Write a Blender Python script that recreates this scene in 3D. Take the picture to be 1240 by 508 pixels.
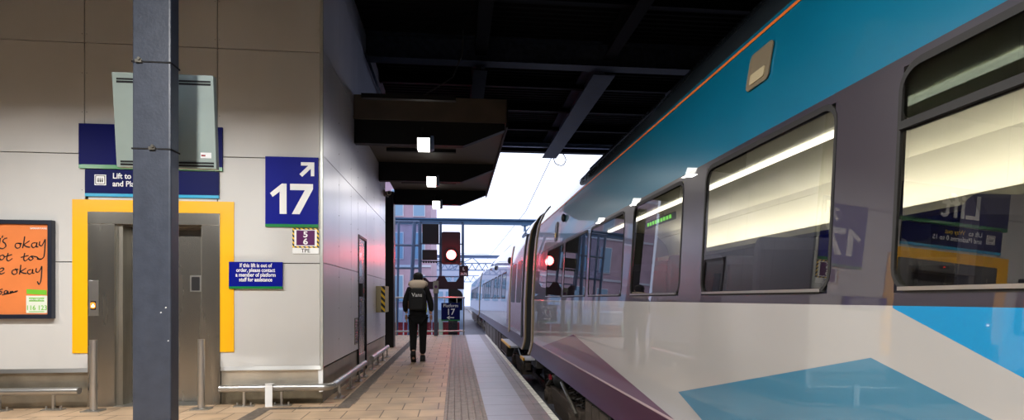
import bpy, bmesh, math, random
from mathutils import Vector, Matrix
random.seed(7)
PI = math.pi
S = bpy.context.scene
for o in list(bpy.data.objects): bpy.data.objects.remove(o)
COL = S.collection

# ------------------------------------------------------------------ camera
cam_d = bpy.data.cameras.new('camera')
cam_d.sensor_width = 36.0
cam_d.lens = 36.0 * 680 / 1240
cam_d.shift_y = (361 - 254) / 1240
cam_d.clip_start = 0.05
cam = bpy.data.objects.new('camera', cam_d)
COL.objects.link(cam)
cam.location = (0, 0, 1.25)
cam.rotation_euler = (PI/2, 0, -math.atan(68/680))
S.camera = cam
S.view_settings.view_transform = 'Standard'
S.view_settings.look = 'None'
S.view_settings.gamma = 1
S.view_settings.use_curve_mapping = False
S.view_settings.exposure = 0.0

# ------------------------------------------------------------------ sky
SKY_STRENGTH = 2.0
w = bpy.data.worlds.new('sky'); S.world = w; w.use_nodes = True
nt = w.node_tree; nt.nodes.clear()
out = nt.nodes.new('ShaderNodeOutputWorld'); bg = nt.nodes.new('ShaderNodeBackground')
tc = nt.nodes.new('ShaderNodeTexCoord'); sep = nt.nodes.new('ShaderNodeSeparateXYZ')
rp = nt.nodes.new('ShaderNodeValToRGB'); noi = nt.nodes.new('ShaderNodeTexNoise'); mad = nt.nodes.new('ShaderNodeMath')
nt.links.new(tc.outputs['Generated'], sep.inputs[0]); nt.links.new(tc.outputs['Generated'], noi.inputs['Vector'])
noi.inputs['Scale'].default_value = 2.0
mad.operation = 'MULTIPLY_ADD'; mad.inputs[1].default_value = 0.10
nt.links.new(noi.outputs[0], mad.inputs[0]); nt.links.new(sep.outputs['Z'], mad.inputs[2])
nt.links.new(mad.outputs[0], rp.inputs[0])
rp.color_ramp.elements[0].position = 0.04; rp.color_ramp.elements[0].color = (0.52, 0.59, 0.86, 1)
rp.color_ramp.elements[1].position = 0.28; rp.color_ramp.elements[1].color = (0.76, 0.82, 1.0, 1)
nt.links.new(rp.outputs[0], bg.inputs[0]); bg.inputs[1].default_value = SKY_STRENGTH
nt.links.new(bg.outputs[0], out.inputs[0])

# lamp powers (watts) used by the lamp builders below
FLOOD_W = 108.0
CANOPY_W = 14.0
COACH_W = 7.5
SIGNAL_W = 38.0

# ------------------------------------------------------------------ materials
def mat(name, col, rough=0.5, metal=0.0, emit=None, es=1.0, coat=0.0, noise=None, bump=None, spec=None, stretch=None):
    """noise = (scale, amount) varies colour; bump = (scale, strength)"""
    m = bpy.data.materials.new(name); m.use_nodes = True
    t = m.node_tree; b = t.nodes['Principled BSDF']
    b.inputs['Base Color'].default_value = (*col, 1)
    b.inputs['Roughness'].default_value = rough
    b.inputs['Metallic'].default_value = metal
    if spec is not None: b.inputs['Specular IOR Level'].default_value = spec
    if coat:
        b.inputs['Coat Weight'].default_value = coat; b.inputs['Coat Roughness'].default_value = 0.03
    if emit:
        b.inputs['Emission Color'].default_value = (*emit, 1); b.inputs['Emission Strength'].default_value = es
    if noise or bump:
        g = t.nodes.new('ShaderNodeNewGeometry'); mp = t.nodes.new('ShaderNodeMapping')
        if stretch: mp.inputs['Scale'].default_value = stretch
        t.links.new(g.outputs['Position'], mp.inputs[0])
    if noise:
        n = t.nodes.new('ShaderNodeTexNoise'); n.inputs['Scale'].default_value = noise[0]; n.inputs['Detail'].default_value = 6
        t.links.new(mp.outputs[0], n.inputs['Vector'])
        r = t.nodes.new('ShaderNodeValToRGB')
        a = noise[1]
        r.color_ramp.elements[0].position = 0.3; r.color_ramp.elements[1].position = 0.7
        r.color_ramp.elements[0].color = (*[c*(1-a) for c in col], 1)
        r.color_ramp.elements[1].color = (*[min(1, c*(1+a)) for c in col], 1)
        t.links.new(n.outputs[0], r.inputs[0]); t.links.new(r.outputs[0], b.inputs['Base Color'])
        mr = t.nodes.new('ShaderNodeMapRange')
        mr.inputs[3].default_value = max(0, rough-0.1*a*4); mr.inputs[4].default_value = min(1, rough+0.1*a*4)
        t.links.new(n.outputs[0], mr.inputs[0]); t.links.new(mr.outputs[0], b.inputs['Roughness'])
    if bump:
        n2 = t.nodes.new('ShaderNodeTexNoise'); n2.inputs['Scale'].default_value = bump[0]; n2.inputs['Detail'].default_value = 4
        t.links.new(mp.outputs[0], n2.inputs['Vector'])
        bp = t.nodes.new('ShaderNodeBump'); bp.inputs['Strength'].default_value = bump[1]; bp.inputs['Distance'].default_value = 0.01
        t.links.new(n2.outputs[0], bp.inputs['Height']); t.links.new(bp.outputs[0], b.inputs['Normal'])
    return m

def glass_mat(name, tint, ior=1.5, rough=0.0):
    m = bpy.data.materials.new(name); m.use_nodes = True
    t = m.node_tree; t.nodes.clear()
    o = t.nodes.new('ShaderNodeOutputMaterial'); mx = t.nodes.new('ShaderNodeMixShader')
    fr = t.nodes.new('ShaderNodeFresnel'); fr.inputs[0].default_value = ior
    tr = t.nodes.new('ShaderNodeBsdfTransparent'); tr.inputs[0].default_value = (*tint, 1)
    gl = t.nodes.new('ShaderNodeBsdfGlossy'); gl.inputs['Roughness'].default_value = rough
    ge = t.nodes.new('ShaderNodeNewGeometry'); sb_ = t.nodes.new('ShaderNodeMath'); sb_.operation = 'SUBTRACT'; sb_.inputs[0].default_value = 1
    ml = t.nodes.new('ShaderNodeMath'); ml.operation = 'MULTIPLY'
    t.links.new(ge.outputs['Backfacing'], sb_.inputs[1]); t.links.new(sb_.outputs[0], ml.inputs[0]); t.links.new(fr.outputs[0], ml.inputs[1])
    t.links.new(ml.outputs[0], mx.inputs[0]); t.links.new(tr.outputs[0], mx.inputs[1]); t.links.new(gl.outputs[0], mx.inputs[2])
    t.links.new(mx.outputs[0], o.inputs[0])
    return m

def brick_mat(name, c1, c2, mortar, bw, rh, rot=0.0, rough=0.6, offset=0.5, ms=0.006, noise=0.2, bump=0.3, loc=(0,0,0)):
    m = bpy.data.materials.new(name); m.use_nodes = True
    t = m.node_tree; b = t.nodes['Principled BSDF']
    g = t.nodes.new('ShaderNodeNewGeometry'); mp = t.nodes.new('ShaderNodeMapping')
    mp.inputs['Rotation'].default_value = (0, 0, rot); mp.inputs['Location'].default_value = loc
    br = t.nodes.new('ShaderNodeTexBrick')
    br.inputs['Scale'].default_value = 1; br.inputs['Brick Width'].default_value = bw; br.inputs['Row Height'].default_value = rh
    br.inputs['Mortar Size'].default_value = ms; br.inputs['Mortar Smooth'].default_value = 0.3; br.offset = offset
    br.inputs['Color1'].default_value = (*c1, 1); br.inputs['Color2'].default_value = (*c2, 1); br.inputs['Mortar'].default_value = (*mortar, 1)
    t.links.new(g.outputs['Position'], mp.inputs[0]); t.links.new(mp.outputs[0], br.inputs['Vector'])
    n = t.nodes.new('ShaderNodeTexNoise'); n.inputs['Scale'].default_value = 3; n.inputs['Detail'].default_value = 8
    t.links.new(g.outputs['Position'], n.inputs['Vector'])
    mx = t.nodes.new('ShaderNodeMix'); mx.data_type = 'RGBA'; mx.blend_type = 'MULTIPLY'
    rr = t.nodes.new('ShaderNodeValToRGB'); rr.color_ramp.elements[0].color = (1-noise*1.6,)*3+(1,); rr.color_ramp.elements[1].color = (1,1,1,1)
    rr.color_ramp.elements[0].position = .3; rr.color_ramp.elements[1].position = .65
    t.links.new(n.outputs[0], rr.inputs[0]); mx.inputs[0].default_value = 1
    t.links.new(br.outputs['Color'], mx.inputs[6]); t.links.new(rr.outputs[0], mx.inputs[7])
    t.links.new(mx.outputs[2], b.inputs['Base Color'])
    mr = t.nodes.new('ShaderNodeMapRange'); mr.inputs[3].default_value = rough-.15; mr.inputs[4].default_value = rough+.15
    t.links.new(n.outputs[0], mr.inputs[0]); t.links.new(mr.outputs[0], b.inputs['Roughness'])
    bp = t.nodes.new('ShaderNodeBump'); bp.inputs['Strength'].default_value = bump; bp.inputs['Distance'].default_value = 0.004
    inv = t.nodes.new('ShaderNodeMath'); inv.operation = 'SUBTRACT'; inv.inputs[0].default_value = 1
    t.links.new(br.outputs['Fac'], inv.inputs[1]); t.links.new(inv.outputs[0], bp.inputs['Height']); t.links.new(bp.outputs[0], b.inputs['Normal'])
    return m

M = {}
M['clad'] = mat('painted_cladding', (.56,.555,.54), .42, noise=(1.2,.05), stretch=(1,1,.4))
M['clad_side'] = mat('metallic_cladding', (.86,.85,.93), .36, .35, noise=(1.0,.06), stretch=(1,1,.3))  # pale lilac base carries some of the sky's reflection
M['seam'] = mat('seam', (.02,.02,.02), .8)
M['corner'] = mat('corner_trim', (.55,.57,.54), .35, .3)
M['steel'] = mat('brushed_steel', (.31,.295,.265), .27, .9, noise=(2,.05), stretch=(4,4,.4))
M['steel_dk'] = mat('dull_steel', (.30,.28,.24), .38, .85, noise=(3,.2), stretch=(3,3,.4))
M['steel_lt'] = mat('tube_steel', (.50,.49,.47), .32, .9)
M['kick'] = mat('kick_steel', (.36,.33,.27), .36, .8, noise=(3,.25))
M['kick_lit'] = mat('lit_kick_steel', (.60,.57,.50), .33, .7, noise=(3,.15))  # lighter copy of the kick steel, glare of the lit side put into its colour
M['plinth_brown'] = mat('brown_plinth', (.15,.12,.075), .8, noise=(8,.3))  # dark brown plinth colour, mottled by noise
M['yellow'] = mat('yellow_enamel', (.90,.45,.004), .35)
M['blue'] = mat('sign_blue', (.001,.006,.24), .45, spec=.12)
M['deepblue'] = mat('sign_deep_blue', (.001,.003,.10), .45, spec=.12)
M['navy'] = mat('sign_navy', (.002,.005,.08), .45, spec=.12)
M['green'] = mat('sign_green', (.006,.20,.045), .3)
M['cyan'] = mat('sign_cyan', (.02,.35,.60), .3)
M['white'] = mat('sign_white', (.85,.86,.86), .4)
M['wayyellow'] = mat('way_yellow', (.85,.55,.02), .4)
M['purple'] = mat('sign_purple', (.10,.008,.10), .3)
M['black'] = mat('black_paint', (.008,.008,.010), .45)
M['black_m'] = mat('matt_black', (.01,.01,.012), .8)
M['orange'] = mat('poster_orange', (.74,.22,.065), .3, noise=(2.5,.08))
M['frame'] = mat('poster_frame', (.012,.016,.03), .35)
M['lime'] = mat('label_green', (.16,.50,.03), .5)
M['card'] = mat('label_card', (.72,.76,.66), .5)
M['column'] = mat('column_grey', (.056,.068,.098), .42, noise=(14,.12), bump=(60,.12))
M['housing'] = mat('housing_grey_green', (.30,.37,.345), .5, noise=(5,.06))
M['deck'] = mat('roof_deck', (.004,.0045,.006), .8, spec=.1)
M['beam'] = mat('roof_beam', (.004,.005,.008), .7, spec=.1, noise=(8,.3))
M['beam_lit'] = mat('roof_beam_skylit', (.022,.030,.052), .6, spec=.2, noise=(10,.4))  # roof steel with bluish skylight put into its colour
M['canopy'] = mat('canopy_soffit', (.07,.056,.042), .6, noise=(3,.2))
M['canopy_dk'] = mat('canopy_beam', (.008,.008,.008), .6, spec=.2)
M['bluesteel'] = mat('gantry_blue', (.055,.13,.24), .5)
M['bluegrey'] = mat('steel_frame_blue', (.10,.15,.26), .45)
M['maroon'] = mat('dark_maroon', (.016,.004,.012), .5)
M['lamp'] = mat('lamp_glow', (1,1,1), .5, emit=(1,.96,.88), es=5)
M['lampw'] = mat('lamp_glow_cool', (1,1,1), .5, emit=(.95,.98,1), es=14)
M['red_on'] = mat('signal_red', (1,.05,.05), .3, emit=(1,.10,.09), es=26)
M['red_dim'] = mat('small_red', (.8,.02,.02), .4, emit=(1,.05,.03), es=2.5)
M['amber'] = mat('button_ring', (.8,.25,.02), .4, emit=(1,.3,.03), es=1.2)
M['led'] = mat('led_green', (.1,.7,.05), .4, emit=(.25,1,.1), es=1.6)
M['tan_box'] = mat('beige_box', (.42,.36,.22), .6)
M['ballast'] = mat('ballast', (.17,.17,.20), .95, noise=(16,.5), bump=(14,1.0))
M['rail'] = mat('rail_steel', (.20,.15,.12), .4, .7)
M['concrete'] = mat('concrete', (.24,.23,.23), .85, noise=(4,.2), bump=(20,.2))
M['darkwall'] = mat('dark_wall', (.04,.04,.045), .8)
M['edge'] = mat('edge_white', (.68,.67,.60), .7, noise=(9,.35))
M['pave'] = brick_mat('tan_paving', (.58,.41,.265), (.50,.345,.215), (.10,.07,.045), .40, .40, 0, .5, .5, .007, .22)
M['slab'] = brick_mat('grey_slabs', (.37,.35,.42), (.32,.305,.37), (.05,.045,.05), 3.0, .60, 0, .42, 0.0, .006, .16, loc=(0.8,0,0))
M['slabedge'] = brick_mat('edge_slabs', (.29,.25,.26), (.25,.215,.225), (.04,.035,.04), 3.0, .60, 0, .5, 0.0, .006, .25, loc=(0.8,0,0))
M['tactile'] = mat('tactile_brown', (.26,.21,.185), .6, noise=(10,.3), bump=(30,.3))
M['drain'] = mat('drain_iron', (.15,.12,.095), .6, .1, noise=(20,.4))
M['pinkbrick'] = mat('hazed_pink_brick', (.42,.29,.35), .8, noise=(1.5,.12))  # pale pink-lilac puts distance haze into the brick colour
M['skyglass'] = mat('blue_glazing', (.20,.33,.46), .15)
M['redpaint'] = mat('red_panel', (.30,.012,.02), .5)
M['palegreen'] = mat('pale_post', (.48,.55,.36), .6)
M['palegrey'] = mat('pale_panel', (.55,.56,.62), .6)
M['skin'] = mat('skin', (.50,.27,.19), .5)
M['cloth'] = mat('black_cloth', (.004,.004,.005), .85, bump=(80,.3))
M['denim'] = mat('black_trousers', (.004,.004,.005), .95)
M['fleece'] = mat('cream_fleece', (.85,.70,.55), .9, bump=(90,.5))
M['bag'] = mat('bag_nylon', (.005,.005,.006), .7)
M['hivis'] = mat('lime_tag', (.40,.50,.03), .6)
M['rubber'] = mat('rubber', (.012,.012,.012), .6)
M['seal'] = mat('brown_seal', (.34,.25,.12), .35)
M['under'] = mat('underframe', (.030,.026,.023), .7, noise=(12,.5))
M['bogie'] = mat('bogie_brown', (.085,.065,.05), .6, noise=(15,.4))
M['cream'] = mat('coach_cream', (.70,.68,.56), .5)
M['seatblue'] = mat('seat_fabric', (.05,.055,.12), .85)
M['seatpurple'] = mat('seat_side', (.07,.07,.12), .7)
M['coachfloor'] = mat('coach_floor', (.08,.08,.09), .7)
M['interior_dk'] = mat('coach_dark_panel', (.05,.055,.06), .6)
M['strip'] = mat('coach_strip', (1,1,1), .5, emit=(1,.98,.88), es=6)
M['silver'] = mat('silver_paint', (.40,.37,.36), .18, .55, coat=1)
M['glass'] = glass_mat('coach_glass', (.68,.67,.64), 2.1)
M['glass_dk'] = glass_mat('coach_glass_dark', (.30,.33,.31))
M['clearglass'] = glass_mat('clear_glass', (.75,.85,.95))
M['insul'] = mat('insulator', (.25,.12,.08), .3)

# ---- coach paint: livery bands and shapes, plus painted highlight, reflection and roof shade
def livery(name, kind):
    m = bpy.data.materials.new(name); m.use_nodes = True
    t = m.node_tree; b = t.nodes['Principled BSDF']
    b.inputs['Roughness'].default_value = .30
    b.inputs['Coat Weight'].default_value = 1.0; b.inputs['Coat Roughness'].default_value = .012
    b.inputs['Coat IOR'].default_value = 1.7
    g = t.nodes.new('ShaderNodeNewGeometry'); sp = t.nodes.new('ShaderNodeSeparateXYZ')
    t.links.new(g.outputs['Position'], sp.inputs[0]); Y, Z = sp.outputs[1], sp.outputs[2]
    def mth(op, a, bb):
        n = t.nodes.new('ShaderNodeMath'); n.operation = op
        for i, v in enumerate((a, bb)):
            if isinstance(v, (int, float)): n.inputs[i].default_value = v
            else: t.links.new(v, n.inputs[i])
        return n.outputs[0]
    def below(y0, z0, y1, z1):        # 1 where z is under the line
        k = (z1-z0)/(y1-y0)
        return mth('LESS_THAN', Z, mth('ADD', mth('MULTIPLY', mth('SUBTRACT', Y, y0), k), z0))
    def above(*a): return mth('SUBTRACT', 1, below(*a))
    def AND(*a):
        r = a[0]
        for x in a[1:]: r = mth('MULTIPLY', r, x)
        return r
    def paint(prev, mask, col):
        n = t.nodes.new('ShaderNodeMix'); n.data_type = 'RGBA'
        t.links.new(mask, n.inputs[0])
        if isinstance(prev, tuple): n.inputs[6].default_value = (*prev, 1)
        else: t.links.new(prev, n.inputs[6])
        n.inputs[7].default_value = (*col, 1)
        return n.outputs[2]
    if kind == 'near':
        c = (.40,.39,.375)
        c = paint(c, AND(above(1.82,1.225,1.30,1.02), mth('LESS_THAN', Y, 1.80)), (.0,.235,.50))
        c = paint(c, AND(below(3.66,.62,1.90,1.035), below(1.90,1.035,1.43,.91), above(3.66,.62,3.28,.51)), (.045,.19,.30))
        c = paint(c, AND(below(7.07,.79,3.71,.42), below(7.07,.79,10.02,.37)), (.11,.035,.075))
        c = paint(c, mth('LESS_THAN', Z, .42), (.50,.36,.36))  # thin pale line, a painted highlight above the skirt
        c = paint(c, mth('LESS_THAN', Z, .40), (.045,.010,.028))
        c = paint(c, mth('GREATER_THAN', Z, 1.225), (.036,.031,.045))
        c = paint(c, AND(mth('GREATER_THAN', Z, 2.09), mth('LESS_THAN', Y, 8.3)), (.0,.15,.27))
        c = paint(c, AND(mth('GREATER_THAN', Z, 2.09), mth('GREATER_THAN', Y, 8.3)), (.36,.33,.36))  # silver-lilac end of the band is a painted reflection
        c = paint(c, mth('GREATER_THAN', Z, 2.70), (.02,.028,.035))  # near roof painted dark to stand for its shade
    else:
        c = (.33,.33,.39)
        c = paint(c, mth('LESS_THAN', Z, .66), (.10,.13,.18))
        c = paint(c, mth('LESS_THAN', Z, .40), (.03,.02,.03))
        c = paint(c, mth('GREATER_THAN', Z, 2.70), (.30,.31,.36))
    t.links.new(c, b.inputs['Base Color'])
    t.links.new(mth('MAXIMUM', mth('GREATER_THAN', Z, .40), .05), b.inputs['Coat Weight'])
    return m
M['livery_a'] = livery('livery_teal_grey', 'near')
M['livery_b'] = livery('livery_silver', 'far')

def hazard_mat(name, freq=1.0, axis='XZ'):
    m = bpy.data.materials.new(name); m.use_nodes = True
    t = m.node_tree; b = t.nodes['Principled BSDF']
    g = t.nodes.new('ShaderNodeNewGeometry'); sp = t.nodes.new('ShaderNodeSeparateXYZ'); t.links.new(g.outputs['Position'], sp.inputs[0])
    a = t.nodes.new('ShaderNodeMath'); a.operation = 'ADD'
    t.links.new(sp.outputs[axis[0]], a.inputs[0]); t.links.new(sp.outputs['Z'], a.inputs[1])
    f = t.nodes.new('ShaderNodeMath'); f.operation = 'MULTIPLY'; f.inputs[1].default_value = freq; t.links.new(a.outputs[0], f.inputs[0])
    fr = t.nodes.new('ShaderNodeMath'); fr.operation = 'FRACT'; t.links.new(f.outputs[0], fr.inputs[0])
    gt = t.nodes.new('ShaderNodeMath'); gt.operation = 'GREATER_THAN'; gt.inputs[1].default_value = .5; t.links.new(fr.outputs[0], gt.inputs[0])
    mx = t.nodes.new('ShaderNodeMix'); mx.data_type = 'RGBA'; t.links.new(gt.outputs[0], mx.inputs[0])
    mx.inputs[6].default_value = (.01,.01,.01,1); mx.inputs[7].default_value = (.85,.55,.01,1)
    t.links.new(mx.outputs[2], b.inputs['Base Color'])
    return m
M['hazard_small'] = hazard_mat('hazard_small', 19, 'XZ')
M['hazard'] = hazard_mat('hazard_wide', 8, 'XZ')

# ------------------------------------------------------------------ mesh building
class MB:
    def __init__(s): s.bm = bmesh.new()
    def quad(s, pts):
        return s.bm.faces.new([s.bm.verts.new(p) for p in pts])
    def box(s, x0, x1, y0, y1, z0, z1):
        v = [s.bm.verts.new((x, y, z)) for z in (z0, z1) for x, y in ((x0,y0),(x1,y0),(x1,y1),(x0,y1))]
        for f in ((3,2,1,0),(4,5,6,7),(0,1,5,4),(1,2,6,5),(2,3,7,6),(3,0,4,7)): s.bm.faces.new([v[i] for i in f])
        return s
    def prism(s, poly, axis, a0, a1):
        """poly in the two other axes; axis 'X','Y','Z'"""
        def P(p, a):
            return {'X': (a, p[0], p[1]), 'Y': (p[0], a, p[1]), 'Z': (p[0], p[1], a)}[axis]
        A = [s.bm.verts.new(P(p, a0)) for p in poly]; B = [s.bm.verts.new(P(p, a1)) for p in poly]
        n = len(poly)
        s.bm.faces.new(A[::-1]); s.bm.faces.new(B)
        for i in range(n): s.bm.faces.new((A[i], A[(i+1)%n], B[(i+1)%n], B[i]))
        return s
    def ring(s, outer, inner, axis, a0, a1):
        def P(p, a):
            return {'X': (a, p[0], p[1]), 'Y': (p[0], a, p[1]), 'Z': (p[0], p[1], a)}[axis]
        n = len(outer)
        V = [[s.bm.verts.new(P(p, a)) for p in pl] for pl, a in ((outer,a0),(outer,a1),(inner,a1),(inner,a0))]
        for k in range(4):
            A, B = V[k], V[(k+1)%4]
            for i in range(n): s.bm.faces.new((A[i], A[(i+1)%n], B[(i+1)%n], B[i]))
        return s
    def tube(s, pts, r, n=10, cap=True, rs=None):
        pts = [Vector(p) for p in pts]; prev = None; rings = []
        up = None
        for i, p in enumerate(pts):
            if i == 0: d = pts[1]-pts[0]
            elif i == len(pts)-1: d = pts[-1]-pts[-2]
            else: d = (pts[i+1]-p).normalized() + (p-pts[i-1]).normalized()
            d.normalize()
            if up is None:
                up = Vector((0,0,1)) if abs(d.z) < .9 else Vector((0,1,0))
            a = d.cross(up).normalized(); bb = a.cross(d).normalized(); up = bb
            rr = rs[i] if rs else r
            rings.append([s.bm.verts.new(p + rr*(math.cos(2*PI*k/n)*a + math.sin(2*PI*k/n)*bb)) for k in range(n)])
        for A, B in zip(rings, rings[1:]):
            for k in range(n): s.bm.faces.new((A[k], A[(k+1)%n], B[(k+1)%n], B[k]))
        if cap: s.bm.faces.new(rings[0][::-1]); s.bm.faces.new(rings[-1])
        return s
    def cyl(s, p0, p1, r, n=16, r1=None):
        return s.tube([p0, p1], r, n, rs=[r, r if r1 is None else r1])
    def sphere(s, c, r, seg=16, sc=(1,1,1)):
        m = Matrix.Translation(c) @ Matrix.Diagonal((*[r*k for k in sc], 1))
        bmesh.ops.create_uvsphere(s.bm, u_segments=seg, v_segments=seg//2+2, radius=1, matrix=m); return s
    def ribbon(s, pts, wd, y, th=.0015):
        """flat pen stroke in the XZ plane at depth y"""
        P = catmull(pts, 6); n = len(P); L = []
        for i in range(n):
            a = P[max(0,i-1)]; b = P[min(n-1,i+1)]
            dx, dz = b[0]-a[0], b[1]-a[1]; l = math.hypot(dx,dz) or 1
            k = wd*.5*(.75+.5*abs(dx/l-dz/l)*.7)
            L.append(((P[i][0]-dz/l*k, P[i][1]+dx/l*k), (P[i][0]+dz/l*k, P[i][1]-dx/l*k)))
        for i in range(n-1):
            a, b = L[i]; c, d = L[i+1]
            s.quad([(a[0],y,a[1]),(b[0],y,b[1]),(d[0],y,d[1]),(c[0],y,c[1])])
        return s
    def build(s, name, material, parent=None, bevel=0, smooth=False, rot=None, kind=None):
        bm = s.bm
        bmesh.ops.recalc_face_normals(bm, faces=bm.faces)
        if bevel:
            es = [e for e in bm.edges if len(e.link_faces) == 2 and e.calc_face_angle(0) > .6]
            bmesh.ops.bevel(bm, geom=es, offset=bevel, segments=2, affect='EDGES', profile=.6, clamp_overlap=True)
        if rot is not None:      # (matrix) applied in world before parenting
            bmesh.ops.transform(bm, matrix=rot, verts=bm.verts)
        off = WORLD(parent) if parent else None
        if off: bmesh.ops.translate(bm, vec=-off, verts=bm.verts)
        me = bpy.data.meshes.new(name); bm.to_mesh(me); bm.free()
        if smooth:
            for p in me.polygons: p.use_smooth = True
            if smooth == 'auto':
                me.set_sharp_from_angle(angle=.6)
        me.materials.append(material)
        o = bpy.data.objects.new(name, me); COL.objects.link(o)
        if parent: o.parent = parent
        else: centre_origin(o)
        if kind: o['kind'] = kind
        return o

def WORLD(o):
    v = Vector((0,0,0))
    while o: v += o.location; o = o.parent
    return v
def centre_origin(o):
    vs = [v.co for v in o.data.vertices]
    if not vs: return
    c = Vector(((min(v.x for v in vs)+max(v.x for v in vs))/2, (min(v.y for v in vs)+max(v.y for v in vs))/2, min(v.z for v in vs)))
    o.data.transform(Matrix.Translation(-c)); o.location = c
def catmull(P, k=6):
    if len(P) < 3: return list(P)
    Q = [P[0]]+list(P)+[P[-1]]; R = []
    for i in range(1, len(Q)-2):
        p0,p1,p2,p3 = Q[i-1],Q[i],Q[i+1],Q[i+2]
        for j in range(k):
            t = j/k
            R.append(tuple(.5*((2*b)+(-a+c)*t+(2*a-5*b+4*c-d)*t*t+(-a+3*b-3*c+d)*t**3) for a,b,c,d in zip(p0,p1,p2,p3)))
    R.append(tuple(P[-1])); return R
def rrect(a0, a1, b0, b1, r, n=5):
    P = []
    for cx, cy, s in ((a1-r,b1-r,0),(a0+r,b1-r,PI/2),(a0+r,b0+r,PI),(a1-r,b0+r,1.5*PI)):
        for k in range(n+1): P.append((cx+r*math.cos(s+k*PI/2/n), cy+r*math.sin(s+k*PI/2/n)))
    return P
def tag(o, label=None, cat=None, group=None):
    if label: o['label'] = label
    if cat: o['category'] = cat
    if group: o['group'] = group
    return o
def thing(name, loc, label, cat, group=None):
    o = bpy.data.objects.new(name, None); COL.objects.link(o); o.location = loc; o.empty_display_size = .2
    return tag(o, label, cat, group)
def struct(name, mb, m, **k): return mb.build(name, m, kind='structure', **k)
def dup(root, loc, label=None):
    def cp(o, par):
        c = o.copy(); COL.objects.link(c); c.parent = par
        for ch in list(o.children): cp(ch, c)
        return c
    kids = list(root.children); r = root.copy(); COL.objects.link(r); r.location = loc
    for ch in kids: cp(ch, r)
    if label: r['label'] = label
    return r
def text(name, body, size, x, y, z, m, parent, bold=.0, align='LEFT', shear=0, ls=1.0, xs=1.0, face='-Y'):
    """baseline-left at x, z on a surface facing -Y"""
    cu = bpy.data.curves.new('t', 'FONT'); cu.body = body; cu.size = size; cu.offset = bold*size; cu.shear = shear
    cu.align_x = align; cu.space_character = ls; cu.extrude = .0008; cu.space_line = 1.0; cu.resolution_u = 4
    to = bpy.data.objects.new('t', cu); COL.objects.link(to)
    dg = bpy.context.evaluated_depsgraph_get(); dg.update()
    me = bpy.data.meshes.new_from_object(to.evaluated_get(dg)); me.name = name
    bpy.data.objects.remove(to); bpy.data.curves.remove(cu)
    me.transform(Matrix.Translation(Vector((x,y,z))-WORLD(parent)) @ Matrix.Rotation(PI/2,4,'X') @ Matrix.Diagonal((xs,1,1,1)))
    me.materials.clear(); me.materials.append(m)
    o = bpy.data.objects.new(name, me); COL.objects.link(o); o.parent = parent
    return o
def area(name, loc, rot, sx, sy, power, col, parent):
    l = bpy.data.lights.new(name, 'AREA'); l.shape = 'RECTANGLE'; l.size = sx; l.size_y = sy; l.energy = power; l.color = col
    o = bpy.data.objects.new(name, l); COL.objects.link(o); o.parent = parent; o.location = Vector(loc)-WORLD(parent); o.rotation_euler = rot
    return o

# ================================================================== PLATFORM
WY = 6.94        # face of the lift wall
SX = -1.59       # face of the side wall
PE = 19.45       # end of the platform
struct('platform_paving', MB().box(-9, -.13, -9, PE, -.12, 0), M['pave'])
struct('tactile_base', MB().box(-.13, .33, -9, PE, -.12, -.004), M['tactile'])
t = MB()
for k in range(6):
    x = -.10 + k*.076
    t.prism([(x-.012,-.004),(x+.012,-.004),(x+.007,.004),(x-.007,.004)], 'Y', -9, PE)
struct('tactile_ribs', t, M['tactile'])
struct('platform_slabs', MB().box(.33, .80, -9, PE, -.12, 0), M['slab'])
struct('platform_edge_slabs', MB().box(.80, .90, -9, PE, -.12, 0).box(.915, .99, -9, PE, -.12, 0).box(.90,.915,-9,PE,-.12,-.006), M['slabedge'])
struct('platform_edge_line', MB().box(.99, 1.06, -9, PE, -.14, .002), M['edge'])
struct('platform_face', MB().box(.60, 1.02, -9, PE-.05, -1.0, -.14), M['concrete'])
struct('platform_end_face', MB().box(-9, .60, PE-.4, PE-.05, -1.0, -.12), M['concrete'])
struct('track_bed', MB().box(-60, 60, PE-.3, 160, -1.15, -.95).box(1.0, 16, -9, PE-.3, -1.15, -.95), M['ballast'])
for i, x in enumerate((2.22, 3.66)):
    r = MB().prism([(x-.06,-.95),(x+.06,-.95),(x+.02,-.92),(x+.012,-.83),(x+.035,-.80),(x-.035,-.80),(x-.012,-.83),(x-.02,-.92)], 'Y', -9, 120)
    struct('running_rail', r, M['rail'])

# drain channels with slots
def drain(name, x0, x1, y0, y1, along):
    d = MB().box(x0, x1, y0, y1, -.01, .003)
    n = int(((y1-y0) if along == 'Y' else (x1-x0))/.05)
    for k in range(n):
        if along == 'Y': d.box(x0+.01, x1-.01, y0+k*.05+.01, y0+k*.05+.035, .003, .006)
        else: d.box(x0+k*.05+.01, x0+k*.05+.035, y0+.01, y1-.01, .003, .006)
    struct(name, d, M['drain'])
drain('drain_channel', -1.36, -1.21, 6.56, PE-.4, 'Y')
drain('drain_channel', -2.24, -1.36, 6.56, 6.66, 'X')
drain('drain_channel', -2.24, -2.08, 2.0, 6.56, 'Y')

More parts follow.
